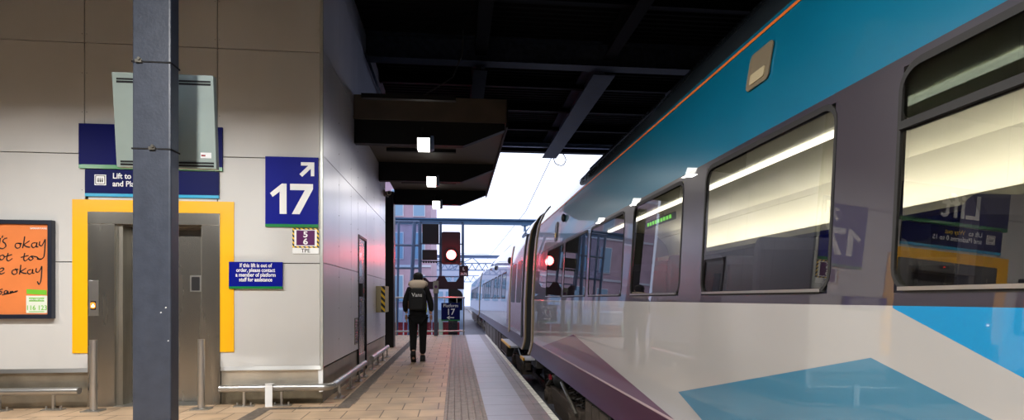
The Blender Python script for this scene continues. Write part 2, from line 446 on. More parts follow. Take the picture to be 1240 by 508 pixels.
# ================================================================== LIFT BUILDING
# front wall: cladding panels over a dark backing
zs = [.44, 1.67, 2.92, 4.20, 5.48, 5.95]
xs = [-8.69, -7.22, -5.74, -4.265, -2.80, -1.62]
p = MB(); g = .005
for i in range(len(xs)-1):
    for j in range(len(zs)-1):
        x0, x1, z0, z1 = xs[i]+g, xs[i+1]-g, zs[j]+g, zs[j+1]-g
        if i == 3:
            if z1 < 2.3: continue
            if j == 1: continue
            if j == 0: continue
        if i == 2 and j < 2: x1 = -4.222
        p.box(x0, x1, WY, WY+.03, z0, z1)
for x0, x1, z0, z1 in ((-4.265, -2.80, 2.25, 2.92-g),):
    p.box(x0+g, x1-g, WY, WY+.03, z0, z1)
wf = struct('wall_front', p, M['clad'], bevel=.002)
struct('wall_front_backing', MB().box(-9, -4.22, WY+.03, WY+.3, 0, 5.95).box(-2.77, SX-.03, WY+.03, WY+.3, 0, 5.95).box(-4.22,-2.77,WY+.03,WY+.3,2.25,5.95)
       .box(-4.30,-2.74,WY+.75,WY+.8,0,2.4), M['seam'])
rv = MB()
for x in (-4.265,-2.80):
    for z in [2.5+.45*k for k in range(8)]:
        for s in (-.025,.025): rv.cyl((x+s,WY+.001,z),(x+s,WY-.003,z),.004,6)
struct('wall_front_rivets', rv, M['seam'])
# ledge and kick plates under the cladding
struct('trim_1', MB().prism([(WY-.02,.40),(WY+.03,.40),(WY+.03,.445),(WY-.005,.445)],'X',-9,-4.22).prism([(WY-.02,.40),(WY+.03,.40),(WY+.03,.445),(WY-.005,.445)],'X',-2.76,SX-.02), M['steel_lt'])
struct('kick_plate', MB().box(-9,-4.22,WY+.015,WY+.03,.0,.40), M['kick'])
struct('kick_plate', MB().box(-2.76,SX-.02,WY+.012,WY+.03,.17,.40), M['kick_lit'])
struct('plinth', MB().box(-2.76,SX-.01,WY+.018,WY+.03,0,.165), M['plinth_brown'])
struct('trim_2', MB().box(SX-.03, SX+.003, WY-.012, WY+.03, .40, 5.95), M['corner'], bevel=.004)
struct('trim_3', MB().prism([(SX-.045,.13),(SX+.0,.13),(SX-.0,.40),(SX-.055,.40)],'Y',WY-.004,WY+.028), M['white'])

# side wall
ys = [WY+.03, 7.90, 8.78, 9.40, 10.22, 11.2, 12.1, 12.95]
zs2 = [.42, 1.68, 2.97, 4.25, 5.5, 5.95]
p = MB()
for i in range(len(ys)-1):
    for j in range(len(zs2)-1):
        z0, z1 = zs2[j]+g, zs2[j+1]-g
        if i == 3:
            if j == 0: continue
            if j == 1: z0 = 2.30
        p.box(SX-.03, SX, ys[i]+g*.7, ys[i+1]-g*.7, z0, z1)
struct('wall_side', p, M['clad_side'], bevel=.0015)
struct('wall_side_backing', MB().box(SX-.25, SX-.03, WY+.3, 9.40, 0, 5.95).box(SX-.25,SX-.03,10.22,12.95,0,5.95).box(SX-.25,SX-.03,9.4,10.22,2.3,5.95), M['seam'])
struct('wall_rear', MB().box(-9, SX-.25, 12.75, 12.95, 0, 5.95), M['darkwall'])
struct('plinth_side', MB().box(SX-.03,SX-.015,WY+.03,9.4,0,.40).box(SX-.03,SX-.015,10.22,12.95,0,.40), M['kick'])
rv = MB()
for y in ys[1:-1]:
    for z in [.7+.42*k for k in range(8)]:
        rv.cyl((SX-.002,y-.03,z),(SX+.003,y-.03,z),.006,6)
struct('wall_side_rivets', rv, M['seam'])
# vent louvre
v = thing('vent_louvre', (SX,9.2,.54), 'small steel vent louvre low on the metallic side wall beside the door', 'vent')
MB().ring([(9.06,.52),(9.34,.52),(9.34,.94),(9.06,.94)],[(9.08,.54),(9.32,.54),(9.32,.92),(9.08,.92)],'X',SX,SX+.012).build('frame', M['steel_dk'], v)
lv = MB()
for k in range(8): lv.prism([(SX+.001,.55+k*.047),(SX+.014,.54+k*.047),(SX+.014,.555+k*.047),(SX+.001,.575+k*.047)],'Y',9.08,9.32)
lv.build('louvre', M['black'], v)
# service door
d = thing('service_door', (SX,9.81,0), 'narrow grey metal service door in the metallic side wall', 'door')
MB().box(SX-.05,SX-.012,9.43,10.19,.02,2.27).build('door_leaf', M['steel'], d, bevel=.003)
MB().ring([(9.40,0),(10.22,0),(10.22,2.30),(9.40,2.30)],[(9.435,.015),(10.185,.015),(10.185,2.262),(9.435,2.262)],'X',SX-.03,SX+.012).build('door_frame', M['black'], d)
MB().prism(rrect(9.55,9.80,1.62,2.02,.02),'X',SX-.02,SX-.008).build('vision_panel', M['skyglass'], d)
MB().box(SX-.012,SX+.06,9.5,9.62,1.28,1.50).build('lock_box', M['black'], d, bevel=.006)
MB().prism(rrect(9.53,9.60,1.34,1.42,.01),'X',SX+.058,SX+.064).build('keypad', M['redpaint'], d)
MB().tube([(SX-.01,9.56,.98),(SX+.05,9.56,.98),(SX+.05,9.56,1.20),(SX-.01,9.56,1.20)],.010,8).build('pull_handle', M['steel_lt'], d)
MB().box(SX-.012,SX-.008,9.47,10.15,.05,.32).build('kick_plate', M['steel_lt'], d)
# yellow/black marker box
h = thing('marker_box', (SX+.05,11.75,.98), 'beige wall box with black and yellow stripes at the far end of the side wall', 'box')
MB().box(SX,SX+.18,11.45,12.05,.97,1.50).build('box_body', M['tan_box'], h, bevel=.006)
MB().box(SX+.10,SX+.178,11.445,11.45,.975,1.495).build('hazard_plate', M['hazard'], h)
# conduit along wall head
tag(MB().tube([(SX+.06,9.8,5.42),(SX+.06,12.5,5.42)],.025,8).build('conduit', M['beam_lit'], smooth=True), 'thin blue-grey conduit running high along the side wall near the roof', 'pipe')

# bumper rails
def bump_rail(pts, feet, label, axis, stub=None):
    o = thing('bumper_rail', (pts[0][0], pts[0][1], 0), label, 'rail', 'low steel bumper rails along the walls')
    P = catmull(pts, 5) if len(pts) > 2 else pts
    MB().tube(P,.042,16).build('tube', M['steel_lt'], o, smooth='auto')
    for x, y in feet:
        f = MB().box(x-.012,x+.012,y-.012,y+.012,.012,.20).build('foot', M['steel_lt'], o)
        sx, sy = (.11,.045) if axis(x,y) == 'X' else (.045,.11)
        b = MB().box(x-sx,x+sx,y-sy,y+sy,0,.012)
        for s in (-1,1):
            bx, by = (x+s*sx*.7, y) if sx > sy else (x, y+s*sy*.7)
            b.cyl((bx,by,.012),(bx,by,.045),.011,6)
        b.build('base_plate', M['steel_lt'], f)
    return o
RY = WY-.16
bump_rail([(-8.2,RY,.21),(-4.22,RY,.21)], [(-7.6,RY),(-6.6,RY),(-5.6,RY),(-5.05,RY),(-4.49,RY)], 'long low steel bumper rail left of the lift under the orange poster', lambda x,y:'X')
bump_rail([(-2.71,RY,.21),(-1.80,RY,.21),(-1.58,RY,.21),(-1.50,RY+.03,.21),(-1.465,RY+.13,.21),(-1.46,RY+.3,.21),(-1.46,9.28,.21)],
          [(-2.44,RY),(-2.02,RY),(-1.46,7.25),(-1.46,8.0),(-1.46,8.7),(-1.46,9.2)], 'low steel bumper rail bending round the corner below the 17 sign', lambda x,y:'X' if y < 7 else 'Y')
bump_rail([(-1.46,9.98,.21),(-1.46,12.3,.21)], [(-1.46,10.1),(-1.46,10.8),(-1.46,11.5),(-1.46,12.2)], 'short low steel bumper rail along the side wall beyond the service door', lambda x,y:'Y')
tag(MB().box(-2.19,-2.11,RY-.052,RY-.047,.0,.27).box(-2.19,-2.11,RY-.052,RY+.052,.2525,.257).build('marker_strip', M['white']), 'white strip folded over the low bumper rail right of the lift', 'marker strip')

# bollards
for x, lab in ((-4.0, 'steel bollard standing at the left jamb of the lift by the call button'), (-2.86, 'steel bollard standing at the right jamb of the lift')):
    y = 6.66
    o = thing('bollard', (x,y,0), lab, 'bollard', 'steel bollards at the lift')
    MB().cyl((x,y,.01),(x,y,.79),.036,20).build('post', M['steel_lt'], o, smooth='auto')
    MB().box(x-.10,x+.10,y-.07,y+.07,0,.012).build('base_plate', M['steel_lt'], o, bevel=.002)

# lift
L = thing('lift', (-3.49,WY,0), 'stainless steel passenger lift entrance with yellow surround behind the grey column', 'lift')
sr = MB().prism([(-4.39,.62),(-4.22,.62),(-4.22,2.25),(-2.765,2.25),(-2.765,.62),(-2.61,.62),(-2.61,2.39),(-4.39,2.39)],'Y',WY-.012,WY-.001)
sr.build('surround', M['yellow'], L)
MB().box(-4.22,-3.93,WY-.02,WY+.12,0,2.11).build('left_jamb', M['steel'], L, bevel=.003)
MB().box(-2.97,-2.765,WY-.02,WY+.12,0,2.11).build('right_jamb', M['steel'], L, bevel=.003)
MB().box(-4.22,-2.765,WY-.022,WY+.12,2.11,2.25).build('header', M['steel'], L, bevel=.003)
MB().box(-3.93,-3.86,WY+.02,WY+.22,0,2.11).box(-2.99,-2.97,WY+.02,WY+.22,0,2.11).box(-3.93,-2.97,WY+.05,WY+.25,2.10,2.16).build('reveal', M['steel_dk'], L)
MB().box(-3.93,-2.97,WY-.05,WY+.26,-.01,.006).build('sill', M['steel_lt'], L)
for x0, x1 in ((-3.87,-3.425),(-3.42,-2.97)):
    dr = MB().box(x0,x1,WY+.20,WY+.23,.01,2.11).build('door', M['steel'], L, bevel=.002)
    cx = x0+.25 if x0 < -3.5 else -3.13
    MB().ring(rrect(cx-.065,cx+.065,1.33,1.53,.012),rrect(cx-.048,cx+.048,1.345,1.51,.01),'Y',WY+.194,WY+.2).build('window_bezel', M['steel_lt'], dr)
    MB().prism(rrect(cx-.048,cx+.048,1.345,1.51,.01),'Y',WY+.196,WY+.2).build('window_pane', M['black'], dr)
cp = MB().box(-4.205,-4.10,WY-.026,WY-.02,1.05,1.46).build('call_panel', M['steel_lt'], L, bevel=.002)
MB().box(-4.18,-4.125,WY-.03,WY-.026,1.12,1.22).build('button_plate', M['black'], cp)
MB().ring(rrect(-4.182,-4.128,1.135,1.205,.02),rrect(-4.170,-4.140,1.148,1.192,.012),'Y',WY-.034,WY-.03).build('button_ring', M['amber'], cp)
MB().prism([(-4.170,1.155),(-4.140,1.155),(-4.155,1.185)],'Y',WY-.033,WY-.03).build('button_arrow', M['lampw'], cp)
MB().box(-3.50,-3.36,WY-.026,WY-.022,2.155,2.205).build('floor_indicator', M['black'], L)
MB().prism([(-3.46,2.17),(-3.41,2.17),(-3.435,2.195)],'Y',WY-.028,WY-.026).build('indicator_arrow', M['red_dim'], L)

# ---- signs on the front wall
SY = WY-.018
o = thing('lift_sign', (-3.52,WY,2.75), 'large dark blue sign with green lower stripe, behind the grey-green display housing', 'sign')
MB().box(-4.31,-2.735,SY-.012,WY-.001,2.79,3.26).build('sign_panel', M['deepblue'], o)
MB().box(-4.31,-2.735,SY-.013,WY-.001,2.745,2.79).build('green_stripe', M['green'], o)
text('lettering', 'Lift', .46, -3.90, SY-.014, 2.86, M['white'], o, .012)
o = thing('direction_sign', (-3.51,WY,2.42), 'narrow navy direction sign with lift pictogram directly above the yellow surround', 'sign')
MB().box(-4.245,-2.775,SY-.008,WY-.001,2.46,2.735).build('sign_panel', M['navy'], o)
MB().box(-4.245,-2.775,SY-.009,WY-.001,2.425,2.46).build('cyan_stripe', M['cyan'], o)
MB().box(-4.14,-4.015,SY-.0105,SY-.008,2.555,2.675).build('pictogram_panel', M['white'], o)
pg = MB()
pg.ring([(-4.13,2.565),(-4.025,2.565),(-4.025,2.665),(-4.13,2.665)],[(-4.123,2.572),(-4.032,2.572),(-4.032,2.658),(-4.123,2.658)],'Y',SY-.0125,SY-.0105)
for dx in (-.022,0,.022):
    pg.box(-4.0775+dx-.007,-4.0775+dx+.007,SY-.0125,SY-.0105,2.588,2.622); pg.cyl((-4.0775+dx,SY-.0105,2.633),(-4.0775+dx,SY-.0125,2.633),.007,8)
pg.build('pictogram', M['black'], o)
text('lettering', 'Lift to', .090, -3.945, SY-.010, 2.635, M['white'], o, .016, xs=.92)
text('lettering_yellow', 'Way out', .090, -3.69, SY-.010, 2.635, M['wayyellow'], o, .016, xs=.92)
text('lettering', 'and Platforms 0 to 15', .090, -3.945, SY-.010, 2.545, M['white'], o, .016, xs=.92)
# 17
o = thing('platform_sign', (-1.945,WY,2.1), 'large blue sign with white 17 and an arrow up right, on the wall corner', 'sign')
MB().box(-2.25,-1.64,WY-.02,WY-.001,2.135,2.935).build('sign_panel', M['blue'], o)
MB().box(-2.25,-1.64,WY-.021,WY-.001,2.10,2.135).build('green_stripe', M['green'], o)
nm = MB(); yy = (WY-.022, WY-.02)
nm.prism([(-2.195,2.50),(-2.06,2.615),(-2.005,2.615),(-2.005,2.255),(-2.085,2.255),(-2.085,2.52),(-2.165,2.455)],'Y',*yy)
nm.prism([(-1.965,2.615),(-1.70,2.615),(-1.70,2.555),(-1.855,2.255),(-1.945,2.255),(-1.795,2.54),(-1.965,2.54)],'Y',*yy)
nm.build('numerals', M['white'], o)
ar = MB(); c45 = .7071
ar.prism([(-1.685,2.875),(-1.685,2.71),(-1.725,2.71),(-1.725,2.80),(-1.825,2.70),(-1.857,2.732),(-1.755,2.835),(-1.84,2.835),(-1.84,2.875)],'Y',*yy)
ar.build('arrow', M['white'], o)
# 5/6
o = thing('berth_sign', (-1.79,WY,1.8), 'small purple 5 6 sign with black and yellow hazard border below the 17 sign', 'sign')
MB().box(-1.94,-1.635,WY-.012,WY-.001,1.855,2.09).build('hazard_border', M['hazard_small'], o)
MB().box(-1.94,-1.635,WY-.012,WY-.001,1.785,1.855).build('caption_panel', M['white'], o)
MB().box(-1.918,-1.657,WY-.014,WY-.012,1.873,2.072).build('white_panel', M['white'], o)
MB().box(-1.893,-1.682,WY-.016,WY-.014,1.885,2.062).build('purple_panel', M['purple'], o)
text('numerals', '5', .098, -1.788, WY-.0168, 1.982, M['white'], o, .03, 'CENTER', xs=1.15)
text('numerals', '6', .098, -1.788, WY-.0168, 1.897, M['white'], o, .03, 'CENTER', xs=1.15)
text('caption', 'TPE', .065, -1.788, WY-.0128, 1.800, M['black'], o, .012, 'CENTER')
# instruction sign
o = thing('instruction_sign', (-2.355,WY,1.36), 'small blue notice with four lines of white text right of the lift', 'sign')
MB().box(-2.66,-2.05,WY-.030,WY-.013,1.392,1.682).build('sign_panel', M['blue'], o)
MB().box(-2.66,-2.05,WY-.031,WY-.013,1.365,1.392).build('green_stripe', M['green'], o)
for k, s in enumerate(('If this lift is out of','order, please contact','a member of platform','staff for assistance')):
    text('lettering', s, .064, -2.355, WY-.032, 1.620-.056*k, M['white'], o, .020, 'CENTER', xs=.80)
# poster
o = thing('poster', (-5.30,WY,1.02), 'orange handwritten poster in a black frame on the wall left of the lift', 'poster')
PX0, PX1, PZ0, PZ1 = -5.95, -4.572, 1.02, 2.14
MB().ring([(PX0,PZ0),(PX1,PZ0),(PX1,PZ1),(PX0,PZ1)],[(PX0+.045,PZ0+.05),(PX1-.045,PZ0+.05),(PX1-.045,PZ1-.05),(PX0+.045,PZ1-.05)],'Y',WY-.07,WY-.001).build('frame', M['frame'], o, bevel=.006)
PYY = WY-.045
MB().box(PX0+.05,PX1-.05,PYY,WY-.002,PZ0+.045,PZ1-.045).build('poster_sheet', M['orange'], o)
# handwriting: px -> wall coordinates of the sheet
def hw(px, py): # zoom-crop pixels (scale 3.39, x from 0, y from 250)
    a = px/3.39; b = 250+py/3.39
    q = (a-620)/680; tt = PYY/(.995037-q*.099504)
    return ((.099504+q*.995037)*tt, 1.25+(361-b)/680*tt)
strokes = [
 [(2,128),(-2,150),(-8,172)], [(12,118),(8,128)],
 [(30,128),(18,132),(12,142),(22,152),(24,163),(12,172),(0,170)],
 [(78,150),(66,152),(63,162),(70,170),(82,166),(84,154),(76,150),(90,152)],
 [(102,122),(98,148),(93,170)], [(122,140),(104,152),(98,156),(110,164),(124,166)],
 [(148,148),(134,150),(130,160),(138,168),(150,158),(152,146),(150,164),(158,164)],
 [(164,142),(162,156),(172,160),(182,142),(186,136),(184,180),(180,206),(168,216),(152,214)],
 [(14,198),(2,202),(-2,212),(8,218),(18,208),(14,198)], [(34,190),(28,214),(36,222),(52,212)], [(18,206),(50,196)],
 [(-20,196),(-22,222)], [(-20,204),(-8,198),(-6,220)],
 [(102,190),(98,214),(104,222),(116,214)], [(86,208),(118,200)], [(126,204),(118,212),(126,220),(136,212),(128,203),(150,206),(160,214),(172,214),(178,208)],
 [(0,268),(14,260),(14,252),(2,254),(-4,266),(4,276),(20,270)],
 [(62,258),(52,262),(50,272),(58,278),(70,272),(68,260),(62,256),(76,258)],
 [(86,238),(84,256),(80,278)], [(108,252),(88,264),(84,266),(96,272),(110,274)],
 [(128,258),(116,262),(114,272),(124,276),(134,266),(134,256),(134,272),(142,272)],
 [(150,252),(148,266),(158,268),(168,254),(172,246),(170,290),(166,310),(160,318),(154,306)],
 [(12,338),(2,340),(-2,346),(8,350),(4,358),(-8,358)], [(30,344),(20,346),(18,354),(26,356),(32,346),(34,356),(42,354)],
 [(44,346),(44,356),(50,347),(56,352),(62,348),(74,345)], [(8,362),(40,355),(70,348)]]
for lo, hi in ((0,8),(8,16),(16,25),(25,30)):
    big = MB()
    for st in strokes[lo:hi]: big.ribbon([hw(*q) for q in st], .0125, PYY-.002)
    if hi < 30: big.build('handwriting', M['black_m'], o)
# words carried over to the part of the sheet outside the photograph
bx = -5.40
big.ribbon([(bx,1.95),(bx+.01,1.74)], .0125, PYY-.002)
big.ribbon([(bx+.10,1.94),(bx+.09,1.78),(bx+.15,1.77)], .0125, PYY-.002); big.ribbon([(bx+.04,1.88),(bx+.16,1.89)], .0125, PYY-.002)
big.ribbon([(bx+.07,1.76),(bx+.07,1.66),(bx+.09,1.73),(bx+.14,1.74),(bx+.15,1.66)], .0125, PYY-.002)
big.ribbon([(bx+.10,1.64),(bx+.10,1.49),(bx+.16,1.49),(bx+.16,1.55),(bx+.10,1.56)], .0125, PYY-.002)
big.build('handwriting', M['black_m'], o)
a = hw(108,365); b_ = hw(194,436)
cd = MB().box(a[0],b_[0],PYY-.002,PYY,b_[1],a[1]).build('white_card', M['card'], o)
text('phone_number', '116 123', .075, (a[0]+b_[0])/2, PYY-.003, b_[1]+.035, M['lime'], cd, .01, 'CENTER', xs=.92)
MB().box(a[0]+.03,b_[0]-.03,PYY-.003,PYY-.002,b_[1]+.012,b_[1]+.020).build('small_print', M['lime'], cd)
MB().box(a[0]+.03,b_[0]-.03,PYY-.003,PYY-.002,a[1]-.065,a[1]-.022).build('green_band', M['lime'], cd)
text('band_lettering', 'SAMARITANS', .032, (a[0]+b_[0])/2, PYY-.0042, a[1]-.053, M['white'], cd, .01, 'CENTER')
lb = MB(); q = [hw(*k) for k in ((110,357),(110,338),(192,342),(192,362))]
lb.prism(q,'Y',PYY-.003,PYY).build('green_label', M['lime'], o)
text('poster_heading', 'SAMARITANS', .03, hw(124,92)[0], PYY-.002, hw(124,92)[1], M['white'], o, .005)

# ================================================================== COLUMN AND DISPLAY
CX0, CX1, CY0, CY1 = -1.889, -1.676, 3.50, 3.605
o = thing('steel_column', ((CX0+CX1)/2,3.56,0), 'tall dark grey painted steel column standing in front of the lift', 'column')
MB().box(CX0,CX1,CY0,CY1,0,5.9).build('shaft', M['column'], o, bevel=.010)
MB().box(CX0-.10,CX1+.10,CY0-.10,CY1+.10,0,.02).build('base_plate', M['column'], o)
for z, kx in ((2.64,-1.850),(2.13,-1.775)):
    b = MB().ring([(CX0-.004,CY0-.004),(CX1+.004,CY0-.004),(CX1+.004,CY1+.004),(CX0-.004,CY1+.004)],[(CX0,CY0),(CX1,CY0),(CX1,CY1),(CX0,CY1)],'Z',z-.004,z+.004).build('cable_tie', M['black_m'], o)
    MB().box(kx-.018,kx+.018,CY0-.014,CY0-.003,z-.008,z+.010).cyl((kx+.006,CY0-.005,z+.012),(kx+.006,CY0-.022,z+.012),.009,8).build('clasp', M['steel_dk'], b)
ch = MB()
for px, py in ((206,412),(197,378),(203,372),(152,377)):
    x = CX0+(px-162)/47*.213
    if x < CX0+.01 or x > CX1-.01: continue
    z = 1.25+(361-py)/680*3.33
    ch.prism([(x-.004,z-.004),(x+.005,z-.002),(x+.003,z+.005),(x-.003,z+.003)],'Y',CY0-.0006,CY0)
ch.build('paint_chip', M['white'], o)

# display housing hung behind the column
HY0, HY1 = 3.86, 3.91
def hx(px, Y=HY0):
    q_ = (px-620)/680; tt = Y/(.995037-q_*.099504); return (.099504+q_*.995037)*tt
def hz(px, py, Y=HY0):
    q_ = (px-620)/680; tt = Y/(.995037-q_*.099504); return 1.25+(361-py)/680*tt
o = thing('display_housing', ((hx(135)+hx(260))/2,3.94,hz(200,203)), 'pale grey-green display housing with vent slots hung behind the grey column', 'display')
zt, zb = 2.745, 2.13
zt = hz(200,89); zb = hz(200,203)
MB().prism([(hx(141),zb),(hx(262),zb),(hx(258),zt),(hx(135),zt)],'Y',HY0,HY1).build('case', M['housing'], o, bevel=.006)
for x0, x1, za in ((hx(141),hx(255),zt-.045),(hx(146),hx(259),zb+.035)):
    for k in (0,1): MB().box(x0,x1,HY0-.003,HY0+.001,za+k*-.018-.006,za+k*-.018+.006).build('vent_slot', M['black_m'], o)
for x0, x1, za in ((hx(141),hx(255),zt-.054),(hx(146),hx(259),zb+.026)): MB().box(x0,x1,HY0-.004,HY0+.001,za-.0022,za+.0022).build('slot_lip', M['housing'], o)
MB().box(hx(243),hx(256),HY0-.002,HY0,zb+.068,zb+.105).build('label_sticker', M['white'], o)
MB().box(hx(244),hx(249),HY0-.003,HY0-.002,zb+.080,zb+.090).build('sticker_mark', M['redpaint'], o)
for za in (zb+.18, zt-.18): MB().box(-1.87,-1.82,CY1,HY0,za-.03,za+.03).build('bracket', M['column'], o)

# ================================================================== ROOF
RZ = 5.95
dk = MB(); n = 170; y0 = -9; y1 = 16.6
prof = []
st = .15
yv = y0
while yv < y1:
    prof += [(yv, RZ), (yv+.05, RZ), (yv+.065, RZ+.04), (yv+.135, RZ+.04)]; yv += st
vs = [[dk.bm.verts.new((x, y, z)) for y, z in prof] for x in (-9, 14)]
for i in range(len(prof)-1): dk.bm.faces.new((vs[0][i], vs[1][i], vs[1][i+1], vs[0][i+1]))
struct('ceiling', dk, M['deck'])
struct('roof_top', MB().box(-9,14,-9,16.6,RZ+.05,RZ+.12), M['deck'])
def ibeam_x(x0, x1, yc, zb_, h, w_=.2, tf=.025):
    return MB().box(x0,x1,yc-w_/2,yc+w_/2,zb_,zb_+tf).box(x0,x1,yc-w_/2,yc+w_/2,zb_+h-tf,zb_+h).box(x0,x1,yc-.01,yc+.01,zb_+tf,zb_+h-tf)
def ibeam_y(y0, y1, xc, zb_, h, w_=.2, tf=.025):
    return MB().box(xc-w_/2,xc+w_/2,y0,y1,zb_,zb_+tf).box(xc-w_/2,xc+w_/2,y0,y1,zb_+h-tf,zb_+h).box(xc-.01,xc+.01,y0,y1,zb_+tf,zb_+h-tf)
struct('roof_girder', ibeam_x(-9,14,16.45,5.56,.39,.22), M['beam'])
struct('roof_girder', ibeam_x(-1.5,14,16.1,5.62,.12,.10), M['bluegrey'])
struct('roof_girder', ibeam_x(-9,14,10.2,5.50,.45,.26), M['beam_lit'])
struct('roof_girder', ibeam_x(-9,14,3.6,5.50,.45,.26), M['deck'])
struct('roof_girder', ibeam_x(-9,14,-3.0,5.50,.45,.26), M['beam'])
for x, mm in ((2.78,'beam_lit'),(.45,'beam'),(5.1,'beam'),(8.0,'beam')):
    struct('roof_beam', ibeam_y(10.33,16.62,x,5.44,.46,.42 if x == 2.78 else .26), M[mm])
    struct('roof_beam', ibeam_y(3.73,10.07,x,5.60,.32,.22), M['deck'])  # near beams take deck black, roof shade put into their colour
for y in (6.9, 8.5, 12.0, 13.5, 15.0): struct('roof_purlin', ibeam_x(-9,14,y,5.78,.16,.10), M['beam'])
tag(MB().tube([(.12,8.9,5.5),(.1,8.9,5.1),(-.05,8.95,4.75),(-.35,8.95,4.55),(-.6,9.0,4.40)],.012,6).build('hanging_cable', M['black_m'], smooth=True), 'thin black cable drooping from the roof onto the platform canopy', 'cable')
struct('wall_right_lightblock', MB().box(13.8,14,-9,16.6,-1.1,5.95), M['darkwall'])  # unseen wall added to keep the space beyond the train dark
struct('wall_back_lightblock', MB().box(-9,14,-9.2,-9,-1.1,5.95), M['darkwall'])  # unseen wall added to close off light from behind the camera
struct('wall_left', MB().box(-9.2,-9,-9,13,-.1,5.95), M['darkwall'])

# ================================================================== CANOPY
CE = .80
o = thing('platform_canopy', (-.4,12,3.68), 'dark cantilevered platform canopy with tapered beams over the walkway', 'canopy')
MB().box(SX-.0,CE,8.95,15.2,4.06,4.10).build('soffit', M['canopy'], o)
MB().box(SX+.01,CE-.02,9.0,15.15,4.10,4.36).build('roof_slab', M['canopy_dk'], o)
MB().box(SX+.01,CE+.01,8.93,8.99,4.05,4.42).build('front_fascia', M['canopy'], o)
MB().box(CE,CE+.03,8.93,15.2,3.98,4.40).build('edge_gutter', M['canopy_dk'], o)
MB().box(SX+.01,CE,15.15,15.2,4.05,4.40).build('rear_fascia', M['canopy_dk'], o)
for yb in (9.05,11.85,14.75):
    MB().prism([(SX+.01,3.68),(.12,3.68),(.78,3.95),(.78,4.06),(SX+.01,4.06)],'Y',yb-.07,yb+.07).build('cantilever_beam', M['canopy_dk'], o)
    MB().box(SX+.3,.0,yb-1.20,yb-1.12,4.0,4.06).build('soffit_rib', M['canopy_dk'], o)
c0 = tag(MB().box(-1.80,-1.58,14.55,14.95,0,3.98).build('canopy_column', M['black'], bevel=.01), 'black steel column at the far end of the side wall carrying the canopy', 'column')
MBt = [(-.50,9.05,'nearest'),(-.50,11.85,'middle'),(-.50,14.75,'farthest')]
proto = None
for x, yb, wd in MBt:
    lab = 'small white floodlight under the canopy, %s of three in a row' % wd
    if proto is None:
        y = yb-.20
        o = thing('canopy_lamp', (x,y,3.60), lab, 'lamp', 'floodlights under the canopy')
        MB().box(x-.11,x+.11,y-.02,y+.13,3.57,3.76).build('housing', M['black'], o, bevel=.006)
        MB().box(x-.095,x+.095,y-.028,y-.018,3.575,3.745).box(x-.09,x+.09,y-.02,y+.12,3.563,3.572).build('lens', M['lamp'], o)
        MB().prism([(x+.11,3.56),(x+.16,3.58),(x+.155,3.78),(x+.11,3.78)],'Y',y-.03,y+.10).build('side_visor', M['bluegrey'], o)
        MB().tube([(x-.03,y+.05,3.76),(x-.05,y+.10,3.85),(x-.02,y+.13,3.95)],.012,6).build('bracket', M['black'], o)
        area('glow', (x,y-.04,3.55), (0,0,0), .2, .2, CANOPY_W, (1,.95,.86), o)
        proto = o
    else:
        o = dup(proto, (x,yb-.20,3.60), lab)
# cctv camera
o = thing('security_camera', (SX+.05,12.7,3.55), 'small pale security camera bracketed on the side wall under the canopy', 'camera')
MB().box(SX,SX+.02,12.66,12.76,3.52,3.66).tube([(SX+.01,12.7,3.56),(SX+.10,12.66,3.50)],.015,8).build('bracket', M['steel_dk'], o)
MB().cyl((SX+.10,12.75,3.60),(SX+.14,12.45,3.55),.05,14).build('camera_body', M['tan_box'], o, smooth='auto')
MB().cyl((SX+.141,12.452,3.55),(SX+.143,12.44,3.548),.035,14).build('lens', M['black'], o)

# ================================================================== FLOODLIGHTS OVER THE CAMERA (the lamps the platform has)
def flood(x, y, z, lab, power, col=(1,.975,.94), tilt=0):
    o = thing('ceiling_floodlight', (x,y,z), lab, 'lamp', 'floodlights on the near roof')
    MB().box(x-.20,x+.20,y-.12,y+.12,z,z+.10).build('housing', M['housing'], o, bevel=.01)
    MB().box(x-.17,x+.17,y-.09,y+.09,z-.006,z+.001).build('lens', M['lamp'], o)
    MB().cyl((x,y,z+.10),(x,y,RZ),.014,8).build('drop_rod', M['steel_dk'], o)
    area('glow', (x,y,z-.02), (tilt,0,0), .3, .16, power, col, o)
    return o
flood(-1.65, 0.5, 3.80, 'square floodlight on a drop rod nearest the camera, in front of the grey column', FLOOD_W*2.9)
flood(-5.9, 4.2, 3.52, 'square floodlight on a drop rod above and left of the orange poster', FLOOD_W*1.0)
flood(-3.75, 4.2, 3.52, 'square floodlight on a drop rod above and in front of the lift', FLOOD_W*1.0)
flood(-2.0, 4.2, 3.52, 'square floodlight on a drop rod above and in front of the 17 sign', FLOOD_W*.95)

